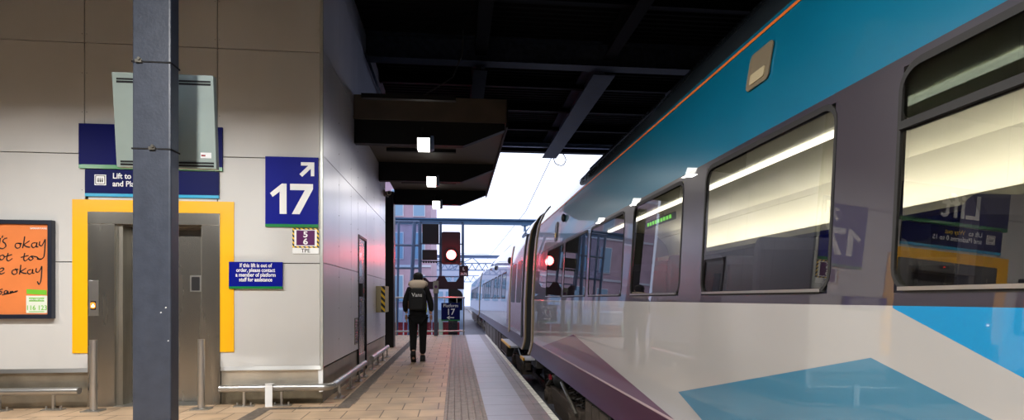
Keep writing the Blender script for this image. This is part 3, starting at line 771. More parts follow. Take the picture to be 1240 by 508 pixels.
# ================================================================== TRAIN
TX = 2.95
PROF = [(1.42,.16),(1.443,.21),(1.460,.27),(1.475,.33),(1.483,.375),(1.488,.40),(1.489,.42),(1.4915,.55),(1.4940,.70),(1.4965,.85),(1.499,1.0),(1.501,1.13),(1.502,1.225),(1.505,1.27),(1.545,2.05),(1.548,2.09),(1.575,2.40),(1.617,2.64),(1.630,2.70),(1.70,2.86),(1.82,3.03),(2.02,3.17),(2.35,3.27),(2.95,3.31)]
def px_at(z):
    for (xa,za),(xb,zb_) in zip(PROF, PROF[1:]):
        if za <= z <= zb_: return xa+(xb-xa)*(z-za)/(zb_-za)
    return PROF[-1][0]
def shell(y0, y1, wins, m, parent, rings=()):
    """closed tube shell with window openings on both sides"""
    ys_ = sorted(set([y0, y1]+[v for a in wins for v in a]))
    full = PROF + [(2*TX-x, z) for x, z in PROF[-2::-1]]
    bm = MB(); b = bm.bm
    V = [[b.verts.new((x, y, z)) for x, z in full] for y in ys_]
    for i in range(len(ys_)-1):
        ym = (ys_[i]+ys_[i+1])/2; inwin = any(a < ym < c for a, c in wins)
        for j in range(len(full)-1):
            zz = (full[j][1]+full[j+1][1])/2; left = full[j][0] < TX
            if inwin and 1.27 < zz < 2.05 and left: continue
            b.faces.new((V[i][j], V[i+1][j], V[i+1][j+1], V[i][j+1]))
    o = bm.build('body_shell', m, parent, smooth='auto')
    return o
def wall_patch(y0, y1, z0, z1, off, name, m, parent, r=0.06, inner=None, n=5, extra=None):
    """plate that follows the coach side, off = metres outwards"""
    mb = MB(); b = mb.bm
    def P(q, o_): return b.verts.new((px_at(q[1])-o_, q[0], q[1]))
    outer = rrect(y0, y1, z0, z1, r, n)
    if inner:
        inn = rrect(*inner, n)
        A = [P(q, off) for q in outer]; B = [P(q, off) for q in inn]; C_ = [P(q, -.02) for q in inn]; D = [P(q,-.003) for q in outer]
        N = len(A)
        for i in range(N):
            k = (i+1)%N
            b.faces.new((A[i],A[k],B[k],B[i])); b.faces.new((B[i],B[k],C_[k],C_[i])); b.faces.new((A[i],A[k],D[k],D[i]))
    else:
        A = [P(q, off) for q in outer]; D = [P(q, off-.006) for q in outer]; N = len(A)
        b.faces.new(A); b.faces.new(D[::-1])
        for i in range(N): b.faces.new((A[i],A[(i+1)%N],D[(i+1)%N],D[i]))
    return mb.build(name, m, parent)
def coach_end(y0, y1, m, parent, hole=True):
    full = PROF + [(2*TX-x, z) for x, z in PROF[-2::-1]]
    return MB().prism(full, 'Y', y0, y1).build('end_wall', m, parent)
def band(y0, y1, off, name, m, parent, z0=.16, z1=3.2):
    """a hoop round the coach section"""
    pr = [(x, z) for x, z in PROF if z0 <= z <= z1]
    mb = MB(); b = mb.bm
    V = [[b.verts.new((x-off, y, z)) for x, z in pr] for y in (y0, y1)]; U = [[b.verts.new((x+.01, y, z)) for x, z in pr] for y in (y0, y1)]
    for j in range(len(pr)-1):
        b.faces.new((V[0][j],V[1][j],V[1][j+1],V[0][j+1])); b.faces.new((V[0][j],V[0][j+1],U[0][j+1],U[0][j])); b.faces.new((V[1][j],V[1][j+1],U[1][j+1],U[1][j]))
    return mb.build(name, m, parent, smooth='auto')
def bogie(yc, parent):
    f = MB().box(1.62,1.74,yc-1.35,yc+1.35,-.42,-.24)
    f.prism([(yc-.5,-.60),(yc+.5,-.60),(yc+.8,-.42),(yc-.8,-.42)],'X',1.62,1.74).box(1.66,4.24,yc-.25,yc+.25,-.45,-.15).box(4.16,4.28,yc-1.35,yc+1.35,-.42,-.24)
    bo = f.build('bogie', M['bogie'], parent, bevel=.012)
    for s in (-1,1):
        y = yc+s*1.0
        wl = MB()
        for xw in (2.22, 3.66):
            wl.cyl((xw-.06,y,-.40),(xw+.06,y,-.40),.40,28); wl.cyl((xw+(.06 if xw<3 else -.09),y,-.40),(xw+(.09 if xw<3 else -.06),y,-.40),.43,28)
        wl.cyl((2.2,y,-.40),(3.7,y,-.40),.08,12)
        wl.build('wheelset', M['under'], bo, smooth='auto')
        ab = MB().box(1.56,1.80,y-.13,y+.13,-.55,-.28).cyl((1.53,y,-.41),(1.58,y,-.41),.10,16).build('axle_box', M['bogie'], bo, bevel=.01)
        for dy in (-.24,.24):
            pts = [(1.66+.055*math.cos(k*PI/4), y+dy+.055*math.sin(k*PI/4), -.22+k*.0105) for k in range(25)]
            MB().tube(pts,.014,6).build('coil_spring', M['under'], bo)
        MB().tube([(1.60,y+s*.25,-.30),(1.57,yc+s*.35,.0)],.028,8).build('damper', M['steel_dk'], bo)
    MB().sphere((1.66,yc,-.02),.16,16,(1,1.2,.9)).build('air_bag', M['rubber'], bo, smooth=True)
    MB().box(1.50,1.53,yc+.30,yc+.42,-.05,.02).build('red_tag', M['redpaint'], bo)
    return bo
def undergear(y0, y1, parent):
    mb = MB().box(1.75,4.15,y0,y1,.0,.20); mb.build('underframe', M['under'], parent)
    y = y0+.4
    while y < y1-1.4:
        L_ = random.choice((1.1,1.5,1.9)); L_ = min(L_, y1-y-.2)
        zb_ = random.choice((-.55,-.48,-.62))
        eb = MB().box(1.52,4.38,y,y+L_,zb_,.14).build('equipment_box', M['under'], parent, bevel=.015)
        n_ = 3
        d_ = MB()
        for k in range(n_): d_.box(1.505,1.52,y+.05+k*(L_-.1)/n_+.02,y+.05+(k+1)*(L_-.1)/n_-.02,zb_+.06,.06)
        d_.build('cover_panel', M['bogie'], eb)
        MB().tube([(1.50,y+.06,zb_+.05),(1.50,y+L_-.06,zb_+.05)],.012,6).build('pipe', M['steel_dk'], eb)
        y += L_+.18
def window(y0, y1, parent, hopper=False, gm='glass'):
    f = wall_patch(y0-.015, y1+.015, 1.268, 2.062, .003, 'window_frame', M['rubber'], parent, .09, (y0+.0, y1-.0, 1.285, 2.035, .07))
    wall_patch(y0-.01, y1+.01, 1.27, 2.05, -.002, 'pane', M[gm], f, .07)
    if hopper:
        zb_ = 1.845
        mb = MB().box(px_at(zb_)-.012, px_at(zb_)+.03, y0, y1, zb_-.014, zb_+.014); mb.build('hopper_bar', M['rubber'], f)
        wall_patch(y0+.01, y1-.01, zb_+.014, 2.04, .002, 'hopper_pane', M['glass_dk'], f, .04)
    MB().box(px_at(1.285)-.014, px_at(1.285)+.01, y0+.03, y1-.03, 1.277, 1.290).build('sill_strip', M['steel_lt'], f)
    return f

def seat_mesh(x, y, s, parent):
    """pair of seats at x (window seat), facing s along y"""
    z = .42
    MB().box(x,x+.92,y-.22,y+.22,z+.30,z+.44).box(x+.02,x+.90,y-.20,y+.20,z+.24,z+.30).build('seat_cushion', M['seatblue'], parent, bevel=.03)
    bk = MB()
    for k in (0,1):
        xa = x+.01+k*.46
        bk.prism([(y-s*.20,z+.40),(y-s*.29,z+.40),(y-s*.36,z+1.10),(y-s*.33,z+1.18),(y-s*.28,z+1.14)],'X',xa,xa+.44)
    bk.build('seat_back', M['seatpurple'], parent, bevel=.025)
    MB().box(x+.2,x+.7,y-.10,y+.10,z,z+.25).build('seat_pedestal', M['coachfloor'], parent)

def coach(y0, y1, wins, m, lab, near):
    o = thing('train_carriage', (TX,(y0+y1)/2,.2), lab, 'train carriage', 'carriages of the train')
    shell(y0, y1, wins, m, o)
    coach_end(y0, y0+.05, M['interior_dk'], o); coach_end(y1-.05, y1, M['interior_dk'], o)
    MB().box(1.72,4.18,y0+.05,y1-.05,.34,.42).build('floor_panel', M['coachfloor'], o)
    MB().box(1.60,2.9,y0+.06,y1-.06,.42,.45).build('carpet', M['coachfloor'], o)
    # interior linings
    cl = MB(); pr = [(1.62,2.06),(1.70,2.30),(1.90,2.50),(2.3,2.56),(3.6,2.56),(4.0,2.50),(4.2,2.30),(4.28,2.06)]
    V = [[cl.bm.verts.new((x,y,z)) for x,z in pr] for y in (y0+.06,y1-.06)]
    for j in range(len(pr)-1): cl.bm.faces.new((V[0][j],V[1][j],V[1][j+1],V[0][j+1]))
    cl.build('ceiling_panel', M['cream'], o, smooth='auto')
    MB().box(4.26,4.30,y0+.06,y1-.06,.42,2.10).build('far_wall_panel', M['interior_dk'], o)
    MB().box(1.585,1.60,y0+.06,y1-.06,.42,1.25).build('near_wall_panel', M['interior_dk'], o)
    MB().box(2.93,3.00,y0+.3,y1-.3,2.530,2.556).build('light_strip', M['strip'], o)
    MB().box(3.95,4.26,y0+.3,y1-.3,1.99,2.02).box(3.93,3.96,y0+.3,y1-.3,1.98,2.05).build('luggage_rack', M['cream'], o)
    for a, b in wins:
        wall = MB().box(4.25,4.262,a+.1,b-.1,1.30,1.92).build('far_window', M['black'], o)
    if near:
        for a, b in wins: window(a, b, o, hopper=(a < 1))
    else:
        for a, b in wins:
            f = wall_patch(a-.04, b+.04, 1.245, 2.075, .006, 'window_frame', M['rubber'], o, .09, (a, b, 1.285, 2.035, .07))
            wall_patch(a-.01, b+.01, 1.27, 2.05, -.002, 'pane', M['glass_dk'], f, .07)
    return o

# near carriage
winsA = [(-8.2,-6.9),(-6.5,-5.2),(-4.8,-3.5),(-3.1,-1.8),(-1.35,.05),(.42,1.80),(2.15,3.33),(3.69,4.75),(5.03,6.32),(6.46,7.82),(7.96,9.36)]
A = coach(-8.9, 10.95, winsA, M['livery_a'], 'nearest train carriage with teal roof band, purple-grey window band and blue lower chevrons', True)
band(10.80,10.99,.018,'end_seal',M['seal'],A); band(10.99,11.03,.006,'end_rubber',M['rubber'],A)
# orange cantrail stripe follows the side
sb = MB(); V = [[sb.bm.verts.new((px_at(z)-.004,y,z)) for z in (2.652,2.66,2.672)] for y in (-8.9,10.8)]
for j in range(2): sb.bm.faces.new((V[0][j],V[1][j],V[1][j+1],V[0][j+1]))
sb.build('orange_stripe', mat('cantrail_orange',(.75,.17,.02),.4), A)
# side indicator box on the teal band, and marker light near the end
ind = wall_patch(2.68,2.90,2.36,2.56,.012,'side_vent',mat('vent_tan',(.17,.14,.09),.5),A,.03)
wall_patch(2.72,2.86,2.385,2.44,.016,'vent_mesh',M['tan_box'],ind,.01)
mk = wall_patch(8.55,8.75,2.14,2.44,.012,'door_indicator',M['black'],A,.05)
wall_patch(8.60,8.70,2.20,2.27,.018,'indicator_lens',M['wayyellow'],mk,.02)
MB().sphere((px_at(2.42)-.02,8.05,2.42),.06,12,(.6,1,1)).build('roof_camera', M['black'], A, smooth=True)
MB().box(px_at(1.90)+.05,px_at(1.90)+.06,3.95,4.60,1.83,1.885).build('destination_display', M['black'], A)
ds = MB()
for k in range(9): ds.box(px_at(1.90)+.044,px_at(1.90)+.05,4.02+k*.06,4.05+k*.06,1.845,1.872)
ds.build('display_dots', M['led'], A)
undergear(-8.9, 7.0, A); bogie(8.6, A); bogie(-6.5, A)
MB().box(1.45,1.75,10.05,10.75,-.02,.16).build('step_bracket', M['under'], A, bevel=.01)
MB().box(1.24,1.5,10.25,10.75,.11,.15).build('footstep', M['palegrey'], A)
MB().box(1.23,1.26,10.25,10.75,.105,.155).build('footstep_edge', M['yellow'], A)
for k, y in enumerate((.7,2.0,3.3,4.6,5.8,7.1,8.4)):
    for x in (1.66,3.30): seat_mesh(x, y, 1, A)
for y in (-.4,1.1,2.7,4.3,5.9,7.5,9.2):
    area('coach_glow', (4.08,y,2.05), (PI,math.radians(20),0), .25, 1.65, COACH_W*1.6, (1,.97,.90), A)

# second carriage
winsB = [(17.2+k*1.95, 17.2+k*1.95+1.45) for k in range(8)]
B = coach(11.95, 34.9, winsB, M['livery_b'], 'second train carriage, silver-grey, beyond the first gangway', False)
band(11.93,12.12,.02,'end_seal',M['seal'],B); band(12.55,12.75,.02,'door_seal',M['rubber'],B,.35,2.75)
band(12.75,15.45,.008,'door_leaf',M['silver'],B,.40,2.70); band(15.45,15.75,.02,'door_seal',M['seal'],B,.30,2.78)
for a, b in ((12.95,13.9),(14.25,15.2)): wall_patch(a,b,1.15,2.15,.012,'door_window',M['black'],B,.1)
MB().box(1.24,1.5,12.9,15.3,.11,.15).build('footstep', M['palegrey'], B); MB().box(1.23,1.26,12.9,15.3,.105,.155).build('footstep_edge', M['yellow'], B)
for y, z in ((16.2,2.35),(22.0,2.45)): MB().sphere((px_at(z)-.02,y,z),.10,10,(.6,1,1)).build('side_lamp', M['black'], B, smooth=True)
bogie(14.3, B); undergear(16.2, 30.5, B); bogie(32.4, B)
# third carriage
C3 = coach(35.8, 58.5, [(38.5+k*1.95, 38.5+k*1.95+1.45) for k in range(9)], M['livery_b'], 'farthest visible train carriage, silver-grey', False)
band(35.78,36.0,.02,'end_seal',M['seal'],C3); bogie(38.2, C3); undergear(40.2, 54, C3)
# gangways
for y0_, y1_, par in ((10.98,11.94,A),(34.9,35.8,B)):
    gw = MB(); k = y0_
    while k < y1_-.05:
        gw.ring([(2.0,.35),(3.9,.35),(3.9,2.7),(2.0,2.7)],[(2.1,.45),(3.8,.45),(3.8,2.6),(2.1,2.6)],'Y',k,k+.05); 
        gw.ring([(2.05,.40),(3.85,.40),(3.85,2.65),(2.05,2.65)],[(2.1,.45),(3.8,.45),(3.8,2.6),(2.1,2.6)],'Y',k+.05,k+.08); k += .08
    gw.build('gangway', M['rubber'], par)

# ================================================================== PLATFORM END: fence, sign, signal
FY = 19.25
o = thing('end_fence', (-.85,FY,0), 'steel railing across the end of the platform behind the walking person', 'fence')
MB().tube([(-2.5,FY,1.28),(.31,FY,1.28)],.028,10).build('top_rail', M['steel_lt'], o, smooth='auto')
MB().tube([(-2.5,FY,.14),(.31,FY,.14)],.028,10).build('bottom_rail', M['steel_lt'], o, smooth='auto')
for x in (-2.0,-1.25,.27): MB().cyl((x,FY,0),(x,FY,1.28),.022,8).build('post', M['steel_dk'], o, smooth='auto')
MB().box(-2.4,.25,FY+.01,FY+.016,.2,1.22).build('glass_infill', M['clearglass'], o)
# control post
o = thing('control_post', (-.66,FY-.25,0), 'grey post with a small equipment head at the fence left of the Platform 17 sign', 'post')
MB().box(-.73,-.60,FY-.30,FY-.20,0,1.42).build('post_shaft', M['column'], o, bevel=.01)
MB().box(-.755,-.575,FY-.34,FY-.16,1.42,1.84).build('head_box', M['steel_dk'], o, bevel=.02)
MB().cyl((-.665,FY-.341,1.64),(-.665,FY-.36,1.64),.05,12).build('round_badge', M['purple'], o)
# Platform 17 sign on the rail
o = thing('platform_end_sign', (-.17,FY-.05,.47), 'blue Platform 17 sign with a left arrow hung on the end railing', 'sign')
MB().box(-.49,.14,FY-.06,FY-.035,.53,1.10).build('sign_panel', M['navy'], o)
MB().box(-.49,.14,FY-.061,FY-.035,.49,.53).build('green_stripe', M['green'], o)
for x in (-.385,.035): MB().box(x-.015,x+.015,FY-.040,FY-.029,1.0,1.29).build('hanger', M['steel_lt'], o)
text('lettering', 'Platform', .155, -.175, FY-.0625, .955, M['white'], o, .006, 'CENTER', xs=.95)
text('numerals', '17', .29, -.175, FY-.0625, .70, M['white'], o, .012, 'CENTER')
MB().prism([(-.31,.60),(-.22,.66),(-.19,.66),(-.245,.615),(-.06,.615),(-.06,.585),(-.245,.585),(-.19,.54),(-.22,.54)],'Y',FY-.063,FY-.060).build('arrow', M['white'], o)

# signal frame
GY = 20.0
def gx(px, Y=GY):
    q_ = (px-620)/680; tt = Y/(.995037-q_*.099504); return round((.099504+q_*.995037)*tt,3)
def gz(py, Y=GY): return round(1.25+(361-py)/680*Y*1.0085,3)
def fr(x0,x1,z0,z1,y0=GY,y1=GY+.08): return (x0,x1,y0,y1,z0,z1)
o = thing('signal_mast', (gx(540),GY,-.95), 'dark steel frame on a post carrying the railway signal beyond the fence', 'signal frame')
MB().box(gx(510),gx(562),GY,GY+.10,gz(350),gz(341)).prism([(gx(510),gz(341)),(gx(510),gz(336)),(gx(515),gz(336)),(gx(520),gz(341))],'Y',GY,GY+.1).prism([(gx(527),gz(341)),(gx(532),gz(334)),(gx(538),gz(334)),(gx(542),gz(341))],'Y',GY,GY+.1).prism([(gx(552),gz(341)),(gx(557),gz(334)),(gx(562),gz(334)),(gx(562),gz(341))],'Y',GY,GY+.1).build('base_tray', M['maroon'], o)
MB().box(gx(543),gx(554),GY,GY+.3,-.95,gz(350)).build('post', M['black'], o)
MB().cyl((gx(552),GY-.05,gz(358)),(gx(552),GY+.05,gz(358)),.24,20).box(gx(545),gx(560),GY-.05,GY+.05,gz(375),gz(358)).build('round_plate', M['black'], o)
f = MB()
for px in (509,533.5,560.5): f.box(gx(px)-.045,gx(px)+.045,GY+.02,GY+.08,gz(341),gz(270))
for py in (270.5,296,317,335): f.box(gx(509),gx(561),GY+.02,GY+.07,gz(py)-.02,gz(py)+.02)
f.build('rack', M['bluegrey'], o)
MB().box(gx(511.5),gx(531.5),GY-.12,GY+.02,gz(296),gz(273)).build('upper_box', M['black'], o, bevel=.01)
MB().box(gx(511.5),gx(529.5),GY-.12,GY+.02,gz(315.5),gz(303.5)).build('route_indicator', M['black'], o, bevel=.01)
tt_ = MB()
for k in range(6): tt_.box(gx(512+k*3.1),gx(514+k*3.1),GY-.05,GY+.02,gz(319),gz(316.5))
tt_.build('vent_teeth', M['black'], o)
s = thing('railway_signal', (gx(546),GY,gz(320)), 'black railway signal head showing a bright red light', 'signal')
MB().prism(rrect(gx(535),gx(557.5),gz(320.5),gz(282),.06),'Y',GY-.14,GY+.02).build('signal_head', mat('signal_case',(.022,.008,.010),.5), s, bevel=.01)
lx, lz = gx(546.5), gz(309.5)
MB().ring([(lx+.20*math.cos(k*PI/12),lz+.20*math.sin(k*PI/12)) for k in range(24)],[(lx+.165*math.cos(k*PI/12),lz+.165*math.sin(k*PI/12)) for k in range(24)],'Y',GY-.20,GY-.14).build('lens_hood', M['black'], s)
MB().cyl((lx,GY-.155,lz),(lx,GY-.14,lz),.165,24).build('red_lens', M['red_on'], s)
pl = bpy.data.lights.new('signal_glow','POINT'); pl.energy = SIGNAL_W; pl.color = (1,.04,.05); pl.shadow_soft_size = .12
po = bpy.data.objects.new('signal_glow', pl); COL.objects.link(po); po.parent = s; po.location = Vector((lx,GY-.27,lz))-s.location
o = thing('signal_plate', (gx(561.5),GY,gz(334)), 'small maroon plate lettered L 3676 beside the red signal', 'sign')
MB().box(gx(556),gx(567),GY-.03,GY-.01,gz(334.5),gz(322)).build('plate', M['maroon'], o)
text('lettering', 'L', .15, gx(561.5), GY-.032, gz(327.5), M['white'], o, .02, 'CENTER')
text('lettering', '3676', .13, gx(561.5), GY-.032, gz(333.2), M['white'], o, .01, 'CENTER', xs=.9)
MB().box(gx(560.5),gx(562),GY-.01,GY+.02,gz(334),gz(322)).build('bracket', M['bluegrey'], o)

# glazed steel frame on the left
o = thing('glazed_frame', (gx(492),20.6,-.95), 'blue steel glazed frame beyond the fence left of the signal', 'glazed screen')
f = MB(); Y2 = 20.6
for a, b, wd in (((483,270),(480,400),.045),((502,270),(494,400),.07),((508,270),(508,400),.05),((474,270),(474,400),.05)):
    f.tube([(gx(a[0],Y2),Y2,gz(a[1],Y2)),(gx(b[0],Y2),Y2,-.95)], wd, 6)
for py in (270,298,325): f.tube([(gx(472,Y2),Y2,gz(py,Y2)),(gx(508,Y2),Y2,gz(py,Y2))], .045, 6)
f.build('steel_frame', M['bluegrey'], o)
MB().box(gx(473,Y2),gx(507,Y2),Y2+.05,Y2+.06,gz(325,Y2),gz(272,Y2)).build('glass', M['clearglass'], o)

# barrier of red and pale panels behind the fence
proto = None
for k in range(4):
    x = -4.4+k*1.15
    wd = ('leftmost','second from the left','third from the left','rightmost')[k]
    lab = 'red and white barrier with pale green post behind the fence, %s' % wd
    if proto is None:
        o = thing('site_barrier', (x,23.2,-.95), lab, 'barrier', 'site barriers beyond the fence')
        MB().box(x,x+1.10,23.18,23.24,-.75,.28).build('red_panel', M['redpaint'], o, bevel=.01)
        MB().box(x,x+1.10,23.18,23.24,.28,.78).build('white_panel', M['palegrey'], o, bevel=.01)
        MB().box(x+.25,x+.42,23.08,23.18,-.95,.42).build('post', M['palegreen'], o, bevel=.01)
        proto = o
    else: dup(proto, (x,23.2,-.95), lab)

# pink brick building
o = thing('brick_building', (-6,46,-.95), 'tall haze-paled pink brick building with blue windows far beyond the platform end', 'building')
MB().box(-11,-1.75,40,52,-.95,26).build('wall', M['pinkbrick'], o)
MB().box(-11.1,-1.65,39.9,52.1,26,26.5).build('parapet', M['palegrey'], o)
for fl in range(8):
    zb_ = 1.0+fl*3.0
    MB().box(-11,-1.74,39.93,40,zb_-.55,zb_-.4).build('string_course', M['palegrey'], o)
    for x in (-9.6,-7.9,-6.2,-4.5,-3.0):
        wn = MB().box(x,x+.85,39.92,40,zb_,zb_+1.9).build('window', M['palegrey'], o)
        MB().box(x+.06,x+.79,39.90,39.92,zb_+.06,zb_+1.84).build('pane', M['skyglass'], wn)
o = thing('office_building', (3.4,95,-.95), 'office block with haze in its pale blue-grey colour at the far end of the track', 'building')
MB().box(-14,1.5,110,125,-.95,9).build('wall', mat('hazy_wall',(.42,.46,.58),.9), o)  # distance haze is put into this wall colour
for z in (1,4):
    for k in range(9): MB().box(-13.5+k*1.65,-12.4+k*1.65,109.9,110,z,z+1.6).build('window', M['skyglass'], o)

# overhead line portals
def portal(Y, z, x0, x1, mm, lab, truss=False, h=.30, posts=()):
    o = thing('overhead_gantry', (x0,Y,-.95), lab, 'gantry', 'overhead line gantries across the tracks')
    if truss:
        m_ = MB().box(x0,x1,Y-.05,Y+.05,z,z+.12).box(x0,x1,Y-.05,Y+.05,z+h,z+h+.12)
        n_ = int((x1-x0)/h)
        for k in range(n_):
            a = x0+k*h; m_.tube([(a,Y,z+.1),(a+h/2,Y,z+h)],.045,4); m_.tube([(a+h/2,Y,z+h),(a+h,Y,z+.1)],.045,4)
        m_.build('truss_beam', mm, o)
    else:
        MB().box(x0,x1,Y-.12,Y+.12,z,z+.05).box(x0,x1,Y-.12,Y+.12,z+h-.05,z+h).box(x0,x1,Y-.02,Y+.02,z+.05,z+h-.05).build('cross_beam', mm, o)
    for x in posts: MB().box(x-.12,x+.12,Y-.12,Y+.12,-.95,z+h).build('mast', mm, o)
    return o
hz1 = mat('gantry_pale',(.18,.26,.42),.7); hz2 = mat('gantry_hazier',(.32,.40,.56),.8)  # gantry blue paled in steps, haze painted into the colour
g1 = portal(24.0, 4.40, -4.6, 9.0, M['bluesteel'], 'nearest overhead line gantry, a solid blue beam behind the signal', False, .24, (-4.7,9.0))
MB().tube([(2.95,23.95,4.4),(2.95,23.95,3.75)],.05,8).box(2.82,3.08,23.85,24.1,4.36,4.44).build('drop_tube', M['bluesteel'], g1)
g2 = portal(54.0, 5.1, -4.6, 12, hz1, 'second overhead line gantry, a plain thin pale blue beam over the train', False, .30, (-4.7,12))
portal(62.0, 4.3, -4.6, 14, hz1, 'third overhead line gantry, a pale blue lattice truss', True, .75, (-4.7,14))
portal(82.0, 3.6, -6, 18, hz2, 'farthest overhead line gantry, a lattice truss with haze in its pale colour', True, .9, (-6,18))
# wires
tag(MB().tube([(3.4,16.7,6.6),(3.0,24,5.0),(2.95,46,4.95),(2.95,62,4.9),(2.9,100,4.7)],.014,5).build('contact_wire', M['bluegrey']), 'overhead wire running above the train roof into the distance', 'wire')
tag(MB().tube(catmull([(3.05,17.5,5.82),(3.12,17.5,5.52),(3.35,17.5,5.45),(3.46,17.5,5.62),(3.38,17.5,5.80),(3.22,17.4,5.86)],6),.014,5).build('wire_loop', M['black_m']), 'small looped jumper cable on the overhead wire at the roof edge', 'cable')
tag(MB().tube([(-1.6,53.6,5.6),(.9,53.6,5.5),(3.2,53.6,5.44)],.022,5).build('span_wire', M['bluegrey']), 'thin span wire right of the red signal', 'wire')
MB().tube([(-.6,53.8,4.0),(1.6,53.84,5.14),(2.3,53.8,4.5)],.05,6).build('cantilever_arm', hz1, g2)
MB().cyl((.3,53.8,4.46),(.6,53.8,4.62),.11,10).build('insulator', M['insul'], g2)

# ================================================================== PERSON
def skin_body(name, J, bones, m, parent, sub=2, root=0):
    me = bpy.data.meshes.new(name)
    off = WORLD(parent) if parent else Vector((0,0,0))
    me.from_pydata([Vector(j[0])+PB-off for j in J], bones, [])
    o = bpy.data.objects.new(name, me); COL.objects.link(o)
    if parent: o.parent = parent
    sk = o.modifiers.new('skin','SKIN'); sk.use_smooth_shade = True
    for i, j in enumerate(J):
        r = j[1]; r = r if isinstance(r, tuple) else (r, r)
        me.skin_vertices[0].data[i].radius = r
        me.skin_vertices[0].data[i].use_root = (i == root)
    ss = o.modifiers.new('sub','SUBSURF'); ss.levels = sub; ss.render_levels = sub
    dg = bpy.context.evaluated_depsgraph_get(); dg.update()
    nm_ = bpy.data.meshes.new_from_object(o.evaluated_get(dg)); o.modifiers.clear(); o.data = nm_
    for p_ in nm_.polygons: p_.use_smooth = True
    nm_.materials.clear(); nm_.materials.append(m)
    return o
PB = Vector((-.75, 11.30, 0))
P = thing('person', tuple(PB), 'person in black jacket and trousers with cream hood and black backpack, walking away', 'person')
# body (skin) - one continuous figure, facing +Y, right foot planted, left heel lifting behind
J = [((0,0,.94),(.13,.10)),      #0 pelvis
     ((0,.01,1.12),(.12,.09)), ((0,.02,1.30),(.145,.10)), ((0,.02,1.43),(.10,.08)), ((0,.025,1.51),.055), ((0,.035,1.60),(.075,.09)), ((0,.04,1.68),(.072,.088)),   #1-6 head
     ((.17,.02,1.41),.06), ((.235,.0,1.16),.045), ((.25,.06,.93),.033),   #7-9 right arm
     ((-.17,.02,1.41),.06), ((-.235,-.02,1.16),.045), ((-.235,.10,.95),.033),  #10-12
     ((.095,.02,.86),.085), ((.085,.06,.48),.06), ((.085,.07,.10),.042), ((.09,.17,.045),.035),    #13-16 right leg
     ((-.095,-.0,.86),.085), ((-.085,.0,.49),.06), ((-.075,-.22,.17),.042), ((-.075,-.16,.06),.035)]  #17-20 left
bn = [(0,1),(1,2),(2,3),(3,4),(4,5),(5,6),(3,7),(7,8),(8,9),(3,10),(10,11),(11,12),(0,13),(13,14),(14,15),(15,16),(0,17),(17,18),(18,19),(19,20)]
skin_body('body', J, bn, M['skin'], P)
# jacket
J = [((0,0,.80),(.19,.13)), ((0,.01,1.02),(.185,.13)), ((0,.01,1.20),(.185,.125)), ((0,.02,1.35),(.19,.12)), ((0,.02,1.43),(.11,.08)),
     ((.175,.02,1.42),.078), ((.25,0,1.16),.066), ((.26,.05,.98),.050), ((-.175,.02,1.42),.078), ((-.25,-.02,1.16),.066), ((-.247,.08,.98),.050)]
skin_body('jacket', J, [(0,1),(1,2),(2,3),(3,4),(3,5),(5,6),(6,7),(3,8),(8,9),(9,10)], M['cloth'], P)
# trousers
J = [((0,0,.92),(.165,.12)), ((.10,.02,.84),.105), ((.095,.05,.48),.080), ((.09,.06,.13),.068), ((-.10,0,.84),.105), ((-.09,0,.49),.080), ((-.082,-.19,.20),.066)]
skin_body('trousers', J, [(0,1),(1,2),(2,3),(0,4),(4,5),(5,6)], M['denim'], P)
# shoes
def shoe(x, y, z, pitch):
    mb = MB()
    prf = [(-.10,0),(.14,0),(.18,.02),(.17,.05),(.08,.085),(.02,.12),(-.08,.12),(-.11,.06)]
    mb.prism(prf,'X',-.048,.048)
    Mx = Matrix.Translation(PB+Vector((x,y,z))) @ Matrix.Rotation(pitch,4,'X')
    s_ = mb.build('shoe', M['bag'], P, bevel=.016, rot=Mx, smooth=True)
    MB().box(-.050,.050,-.10,.15,-.003,.012).build('sole', M['rubber'], s_, rot=Mx)
shoe(.09,.06,.002,0); shoe(-.078,-.21,.10,math.radians(-42))
# hood, hair, cap
hd = MB()
for a_ in range(1):
    pts = [(.125*math.cos(t_)*1.15, .035+.10*math.sin(t_), 1.535-.03*math.sin(t_)) for t_ in [k*2*PI/16 for k in range(17)]]
    hd.tube([Vector(q)+PB for q in pts],.055,10,cap=False)
hd.sphere(PB+Vector((0,-.10,1.515)),.12,16,(1.40,.85,.80))
hd.build('hood', M['fleece'], P, smooth=True)
hr = MB().sphere(PB+Vector((0,.025,1.655)),.10,20,(.93,1.08,1.05)); hr.build('hair', M['cloth'], P, smooth=True)
cpp = MB().sphere(PB+Vector((0,.03,1.70)),.10,20,(.98,1.12,.72)); cpp.build('cap', M['bag'], P, smooth=True)
for s_ in (-1,1): MB().sphere(PB+Vector((s_*.098,.04,1.62)),.028,10,(.4,.8,1.1)).build('ear', M['skin'], P, smooth=True)
# face: nose and mouth on the far side
MB().sphere(PB+Vector((0,.135,1.60)),.02,8,(.8,1,1.2)).build('nose', M['skin'], P, smooth=True)
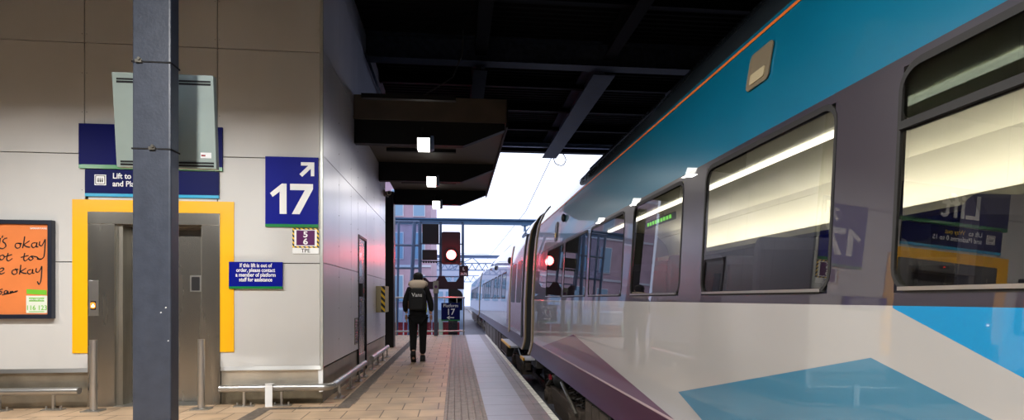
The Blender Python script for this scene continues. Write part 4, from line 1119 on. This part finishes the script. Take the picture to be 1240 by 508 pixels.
# hands with five fingers
def hand(x, y, z, s_):
    hb = Vector((x,y,z)); J = [(hb,.026), (hb+Vector((0,.01,-.05)),(.030,.018)), (hb+Vector((0,.015,-.085)),(.034,.016))]; bn = [(0,1),(1,2)]
    for k, (dy, ln) in enumerate(((-.030,.055),(-.010,.07),(.012,.075),(.032,.066))):
        i0 = len(J)
        J += [(hb+Vector((s_*.002,.015+dy,-.105)),.0095),(hb+Vector((-s_*.006,.02+dy,-.105-ln*.5)),.009),(hb+Vector((-s_*.022,.022+dy,-.105-ln)),.008)]
        bn += [(2,i0),(i0,i0+1),(i0+1,i0+2)]
    i0 = len(J)
    J += [(hb+Vector((-s_*.008,.045,-.06)),.012),(hb+Vector((-s_*.018,.062,-.095)),.010)]; bn += [(1,i0),(i0,i0+1)]
    skin_body('hand', J, bn, M['skin'], P, 1)
hand(.252,.065,.93,1); hand(-.238,.10,.93,-1)
# backpack
bp = MB().prism([(-.15,1.02),(.15,1.02),(.165,1.10),(.155,1.36),(.10,1.45),(-.10,1.45),(-.155,1.36),(-.165,1.10)],'Y',-.30,-.11)
bpo = bp.build('backpack', M['bag'], P, bevel=.035, rot=Matrix.Translation(PB), smooth=True)
MB().prism(rrect(-.12,.12,1.04,1.24,.04),'Y',-.33,-.29).build('front_pocket', M['bag'], bpo, bevel=.015, rot=Matrix.Translation(PB))
for s_ in (-1,1):
    pts = catmull([(s_*.10,-.12,1.43),(s_*.115,-.03,1.545),(s_*.12,.10,1.46),(s_*.13,.15,1.30),(s_*.15,.06,1.10),(s_*.15,-.12,1.06)],4)
    MB().tube([Vector(q)+PB for q in pts],.018,6).build('shoulder_strap', M['bag'], bpo, smooth=True)
text('bag_lettering', 'Vans', .105, PB.x, PB.y-.302, 1.285, M['white'], bpo, .015, 'CENTER')
MB().tube([PB+Vector((-.168,-.18,1.05)),PB+Vector((-.172,-.2,1.20))],.012,6).build('side_strap', mat('brown_strap',(.12,.05,.02),.7), bpo)
MB().box(PB.x+.17,PB.x+.185,PB.y-.12,PB.y-.06,.98,1.16).build('lime_tag', M['hivis'], bpo)
